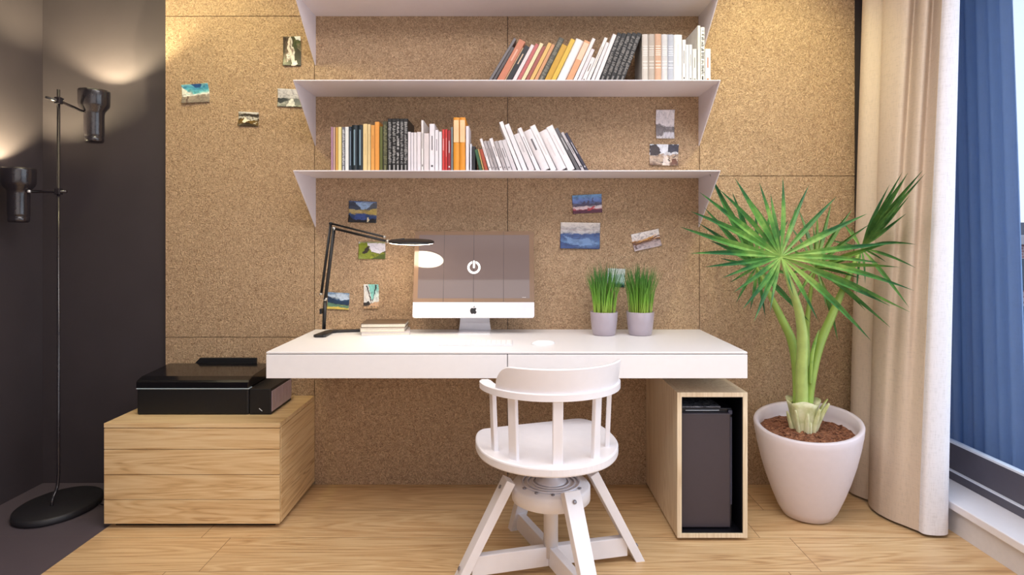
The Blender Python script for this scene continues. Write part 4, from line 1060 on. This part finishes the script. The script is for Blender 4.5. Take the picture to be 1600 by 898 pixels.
# rail with arms
def arc_band(a0, a1, n, f):
    rows = []
    for k in range(n+1):
        u = k/n; a = R(a0+(a1-a0)*u); rows.append([Vector(p) for p in f(a, u)])
    return rows
def rail_sec(a, u):
    e = min(1, min(u, 1-u)/.05); e = math.sqrt(max(.04, 1-(1-e)**2))
    r0 = .196; r1 = .196+.042*1.0
    rm = (r0+r1)/2; hw = (r1-r0)/2*(.55+.45*e)
    ex = 1.06 if True else 1
    out = []
    for s, t_ in ((-1, -.0105), (-.8, -.0125), (.8, -.0125), (1, -.0105), (1, .0105), (.8, .0125), (-.8, .0125), (-1, .0105)):
        q = rm+s*hw; out.append((q*math.cos(a)*ex, q*math.sin(a), .672+t_))
    return out
def cap_grid(rows, name, mat, parent):
    b = bmesh.new(); vr = [[b.verts.new(p) for p in r_] for r_ in rows]
    for a, c in zip(vr, vr[1:]):
        m_ = len(a)
        for k in range(m_): b.faces.new((a[k], a[(k+1) % m_], c[(k+1) % m_], c[k]))
    b.faces.new(vr[0][::-1]); b.faces.new(vr[-1])
    bmesh.ops.recalc_face_normals(b, faces=b.faces[:])
    q = MB(); q._merge(b, None, False); o = q.out(name, mat, parent)
    for p in o.data.polygons: p.use_smooth = len(p.vertices) == 4
    md = o.modifiers.new('e', 'EDGE_SPLIT'); md.split_angle = R(38)
    return o
cap_grid(arc_band(184, 368, 60, rail_sec), 'arm_rail', WC, ch)
def crest_sec(a, u):
    e = min(u, 1-u)/.13; top = .082*(math.sin(min(1, e)*PI/2)**.55) if e < 1 else .082
    top = max(top, .004)
    lo_, hi_ = .214, .214+.012*(top/.08)
    z0 = .684
    return [(lo_*1.06*math.cos(a), lo_*math.sin(a), z0), ((lo_+.016)*1.06*math.cos(a), (lo_+.016)*math.sin(a), z0), ((hi_+.015)*1.06*math.cos(a), (hi_+.015)*math.sin(a), z0+top-.003), ((hi_+.012)*1.06*math.cos(a), (hi_+.012)*math.sin(a), z0+top), ((hi_+.004)*1.06*math.cos(a), (hi_+.004)*math.sin(a), z0+top), (hi_*1.06*math.cos(a), hi_*math.sin(a), z0+top-.003)]
cap_grid(arc_band(219, 360, 70, crest_sec), 'crest', WC, ch)
# swivel
CX = Vector((.006, -.003, 0))
MB().lathe([(0, .254), (.128, .254), (.14, .260), (.14, .305), (.135, .312), (0, .312)], 56, Matrix.Translation(CX)).out('hub', WC, ch)
q = MB().lathe([(0, .312), (.055, .312), (.055, .322), (.03, .330), (.03, .405), (.11, .408), (.11, .42), (0, .42)], 40, Matrix.Translation(CX))
for rr_ in (.045, .065, .085, .102):
    q.tube([(CX.x+rr_*math.cos(2*PI*k/40), CX.y+rr_*math.sin(2*PI*k/40), .316) for k in range(41)], .0035, 8, cap=False)
q.out('swivel_plate', plain((222, 218, 226), .3, metal=.2), ch)
bl_ = MB()
for k in range(5):
    a = R(-150+k*30); bl_.lathe([(0, 0), (.006, 0), (.006, .004), (0, .004)], 12, Matrix.Translation((CX.x+.112*math.cos(a), CX.y+.112*math.sin(a), .312)))
bl_.out('bolts', plain((150, 146, 152), .35, metal=.5), ch)
MB().lathe([(.026, .05), (.026, .225), (.034, .226), (.034, .256)], 32, Matrix.Translation(CX)).out('column', WC, ch)
feet = [Vector((.462, -.690, 0)), Vector((.025, -.462, 0)), Vector((-.168, -.850, 0)), Vector((.262, -1.070, 0))]
for f in feet:
    d = (f-c0-CX); d.z = 0; Rf = d.length; d.normalize(); tn = Vector((-d.y, d.x, 0))
    top = CX+d*.155+Vector((0, 0, .338)); bot = CX+d*(Rf+.012)+Vector((0, 0, 0))
    b = MB().beam(bot, top, .052, .040, tn, .060, .034, bev=.002)
    # flatten the foot on the floor
    for v in b.bm.verts:
        if v.co.z < .03: v.co.z = max(0.0, v.co.z) if v.co.z > .02 else 0.0
    lg = b.out('leg', WC, ch)
    s = MB()
    for uu in (.12, .91):
        pnt = bot.lerp(top, uu); nrm = (top-bot).cross(tn).normalized()
        if nrm.dot(d) < 0: nrm = -nrm
        s.lathe([(0, 0), (.007, 0), (.007, .003), (0, .003)], 14, Matrix.Translation(pnt+nrm*(.0175 if uu > .5 else .0195)) @ nrm.to_track_quat('Z', 'Y').to_matrix().to_4x4())
    s.out('screw', plain((150, 146, 152), .3, metal=.6), lg)
    MB().beam(CX+Vector((0, 0, .055))+d*.012, CX+d*(Rf-.035)+Vector((0, 0, .055)), .068, .028, Vector((0, 0, 1)), bev=.002).out('stretcher', WC, ch)

# ------------------------------------------------------------------ floor lamp
FB = plain((40, 35, 40), .22, amt=.05, coat=.4)
fx, fy = -1.98, -.27
fl = thing('floor_lamp', 'black floor lamp with two upturned spot heads on a thin pole', 'lamp', (fx, fy, 0))
MB().lathe([(0, 0), (.180, 0), (.188, .004), (.190, .010), (.188, .026), (.180, .031), (0, .034)], 64, Matrix.Translation((.002, 0, 0)) @ Matrix.Diagonal((.80, 1, 1, 1))).out('base', plain((34, 32, 36), .5, amt=.05), fl)
MB().tube(smooth_path([(.0, -.04, .033), (.0, -.035, .06), (.0, -.008, .10), (0, 0, .16)], 5)+[(0, 0, 1.839)], .0065, 12).out('pole', FB, fl)
def spot_head(c, top_z, arm_z, tilt, name):
    """c local xy; geometry from rim down"""
    RM = Matrix.Translation((c[0], c[1], top_z)) @ Euler((R(tilt[0]), R(tilt[1]), 0)).to_matrix().to_4x4()
    prof = [(r_*.85, z_) for r_, z_ in [(0, -.238), (.040, -.238), (.046, -.232), (.047, -.215), (.0445, -.213), (.047, -.211), (.048, -.20), (.0485, -.110), (.052, -.096), (.070, -.076), (.074, -.066), (.0755, -.01), (.0745, 0), (.0715, 0), (.0705, -.010), (.069, -.062), (.047, -.085), (0, -.09)]]
    h = MB().lathe(prof, 14 if False else 40, RM).out('lamp_head', FB, fl)
    MB().lathe([(0, -.089), (.016, -.088), (.020, -.080), (.020, -.074), (.012, -.066), (0, -.064)], 20, RM).out('bulb', emit((255, 214, 160), 30), h)
    l = bpy.data.lights.new(name, 'POINT'); l.energy = 42; l.color = (1.0, .88, .52); l.shadow_soft_size = .012
    lo = bpy.data.objects.new(name, l); C.objects.link(lo); lo.parent = h; lo.location = RM @ Vector((0, 0, -.052))
    return h
H1 = (-1.912-fx, -.14-fy); H2 = (-2.155-fx, -.27-fy)
spot_head(H1, 1.865, 1.77, (0, 0), 'lamp_light')
spot_head(H2, 1.494, 1.385, (0, 0), 'lamp_light')
d1 = Vector((H1[0], H1[1], 0)).normalized()
MB().tube([-d1*.05+Vector((0, 0, 1.795)), Vector((0, 0, 1.79)), Vector((H1[0], H1[1], 1.760))-d1*.045], .0065, 10).box(-.012, .012, -.012, .012, 1.775, 1.805, .003).tube([Vector((0, 0, 1.79)), d1*.02+Vector((0, 0, 1.80))], .005, 8).out('arm', FB, fl)
MB().tube([(.035, 0, 1.392), (H2[0]+.046, H2[1], 1.392)], .0065, 10).box(-.012, .012, -.012, .012, 1.378, 1.406, .003).out('arm', FB, fl)
MB().lathe([(0, -.006), (.006, -.006), (.0075, 0), (.006, .006), (0, .006)], 14, Matrix.Translation((H2[0]+.052, H2[1]-.008, 1.392))).out('arm_screw', plain((225, 225, 230), .2, metal=.5), fl)
cab_ = MB().tube(smooth_path([Vector((.150, .03, .012)), Vector((.215, .02, .008)), Vector((.262, .08, .005)), Vector((.29, .22, .005))], 6), .003, 8)
cab_.out('power_cord', BLACKM, fl)

# ------------------------------------------------------------------ curtains
def curtain(bot, top, z0, z1, name, mat, parent, th=.0018, nz=26, hemz=None, bulge=0.0, sub=8):
    A = smooth_path([(x, y, 0) for x, y in bot], sub); B = smooth_path([(x, y, 0) for x, y in top], sub)
    n = max(len(A), len(B)); A = lerp_list(A, n); B = lerp_list(B, n); f = []
    for j in range(nz+1):
        u = j/nz; z = z0+(z1-z0)*u; row = []; rowb = []
        for i in range(n):
            p = A[i].lerp(B[i], u**1.15); p = p + Vector((bulge*math.sin(PI*u)*math.sin(i*.7), 0, 0))
            a_ = A[min(i+1, n-1)]-A[max(i-1, 0)]; nn = Vector((-a_.y, a_.x, 0)).normalized()
            zz = z + (hemz(i/(n-1)) if (hemz and j == 0) else 0)
            row.append(Vector((p.x, p.y, zz))-nn*th/2); rowb.append(Vector((p.x, p.y, zz))+nn*th/2)
        f.append(row+rowb[::-1])
    m = MB(); m.grid(f, closed=True)
    return m.out(name, mat, parent)
cu = thing('curtain', 'floor-length beige curtain with white lined edge beside the window', 'curtain', (1.66, -.30, 0))
cc = Vector((1.66, -.30, 0))
def off2(l): return [(x-cc.x, y-cc.y) for x, y in l]
botB = [(1.72, -.040), (1.64, -.060), (1.588, -.085), (1.578, -.13), (1.600, -.185), (1.618, -.215), (1.592, -.235), (1.576, -.285), (1.573, -.335), (1.577, -.360), (1.585, -.392), (1.596, -.418), (1.606, -.436), (1.620, -.462), (1.640, -.500)]
topB = [(1.76, -.040), (1.70, -.060), (1.660, -.090), (1.650, -.14), (1.672, -.185), (1.685, -.22), (1.668, -.245), (1.674, -.330), (1.700, -.390), (1.755, -.345), (1.724, -.435), (1.736, -.462), (1.795, -.400), (1.762, -.497)]
CB = mat_fabric((218, 200, 182), 'beige_curtain', .12); CW = mat_fabric((238, 236, 242), 'white_lining', .12)
curtain(off2(botB), off2(topB), .012, 2.64, 'drape', CB, cu)
botW = [(1.640, -.500), (1.645, -.524), (1.675, -.535), (1.715, -.535), (1.742, -.520), (1.752, -.49), (1.738, -.46), (1.70, -.42), (1.69, -.36), (1.73, -.30), (1.70, -.24), (1.74, -.18), (1.70, -.12)]
topW = [(1.762, -.497), (1.762, -.512), (1.772, -.522), (1.792, -.524), (1.808, -.512), (1.814, -.49), (1.80, -.46), (1.79, -.42), (1.78, -.36), (1.81, -.30), (1.78, -.24), (1.81, -.18), (1.78, -.12)]
curtain(off2(botW), off2(topW), .012, 2.64, 'lining', CW, cu)
MB().box(.03, .16, -.30, .26, 2.635, 2.655, .003).out('curtain_track', plain((220, 220, 224), .4), cu)

bc = thing('curtain', 'blue pleated drape imitating the curtain reflected in the window glass', 'curtain', (2.05, -.3, .0))  # added drape in place of the beige curtain's reflection in the pane
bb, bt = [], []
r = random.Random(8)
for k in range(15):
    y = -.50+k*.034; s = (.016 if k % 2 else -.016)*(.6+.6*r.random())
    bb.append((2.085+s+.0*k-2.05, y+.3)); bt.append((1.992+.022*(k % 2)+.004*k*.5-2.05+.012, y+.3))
curtain(bb, bt, .14, 2.44, 'drape', mat_fabric((144, 168, 204), 'reflection_blue', .45), bc, sub=6)  # added drape imitating the curtain's reflection in the pane
MB().box(-.045, .11, -.22, .30, 2.44, 2.455, .002).out('curtain_track', plain((60, 62, 74), .4), bc)  # track added to carry the reflection drape
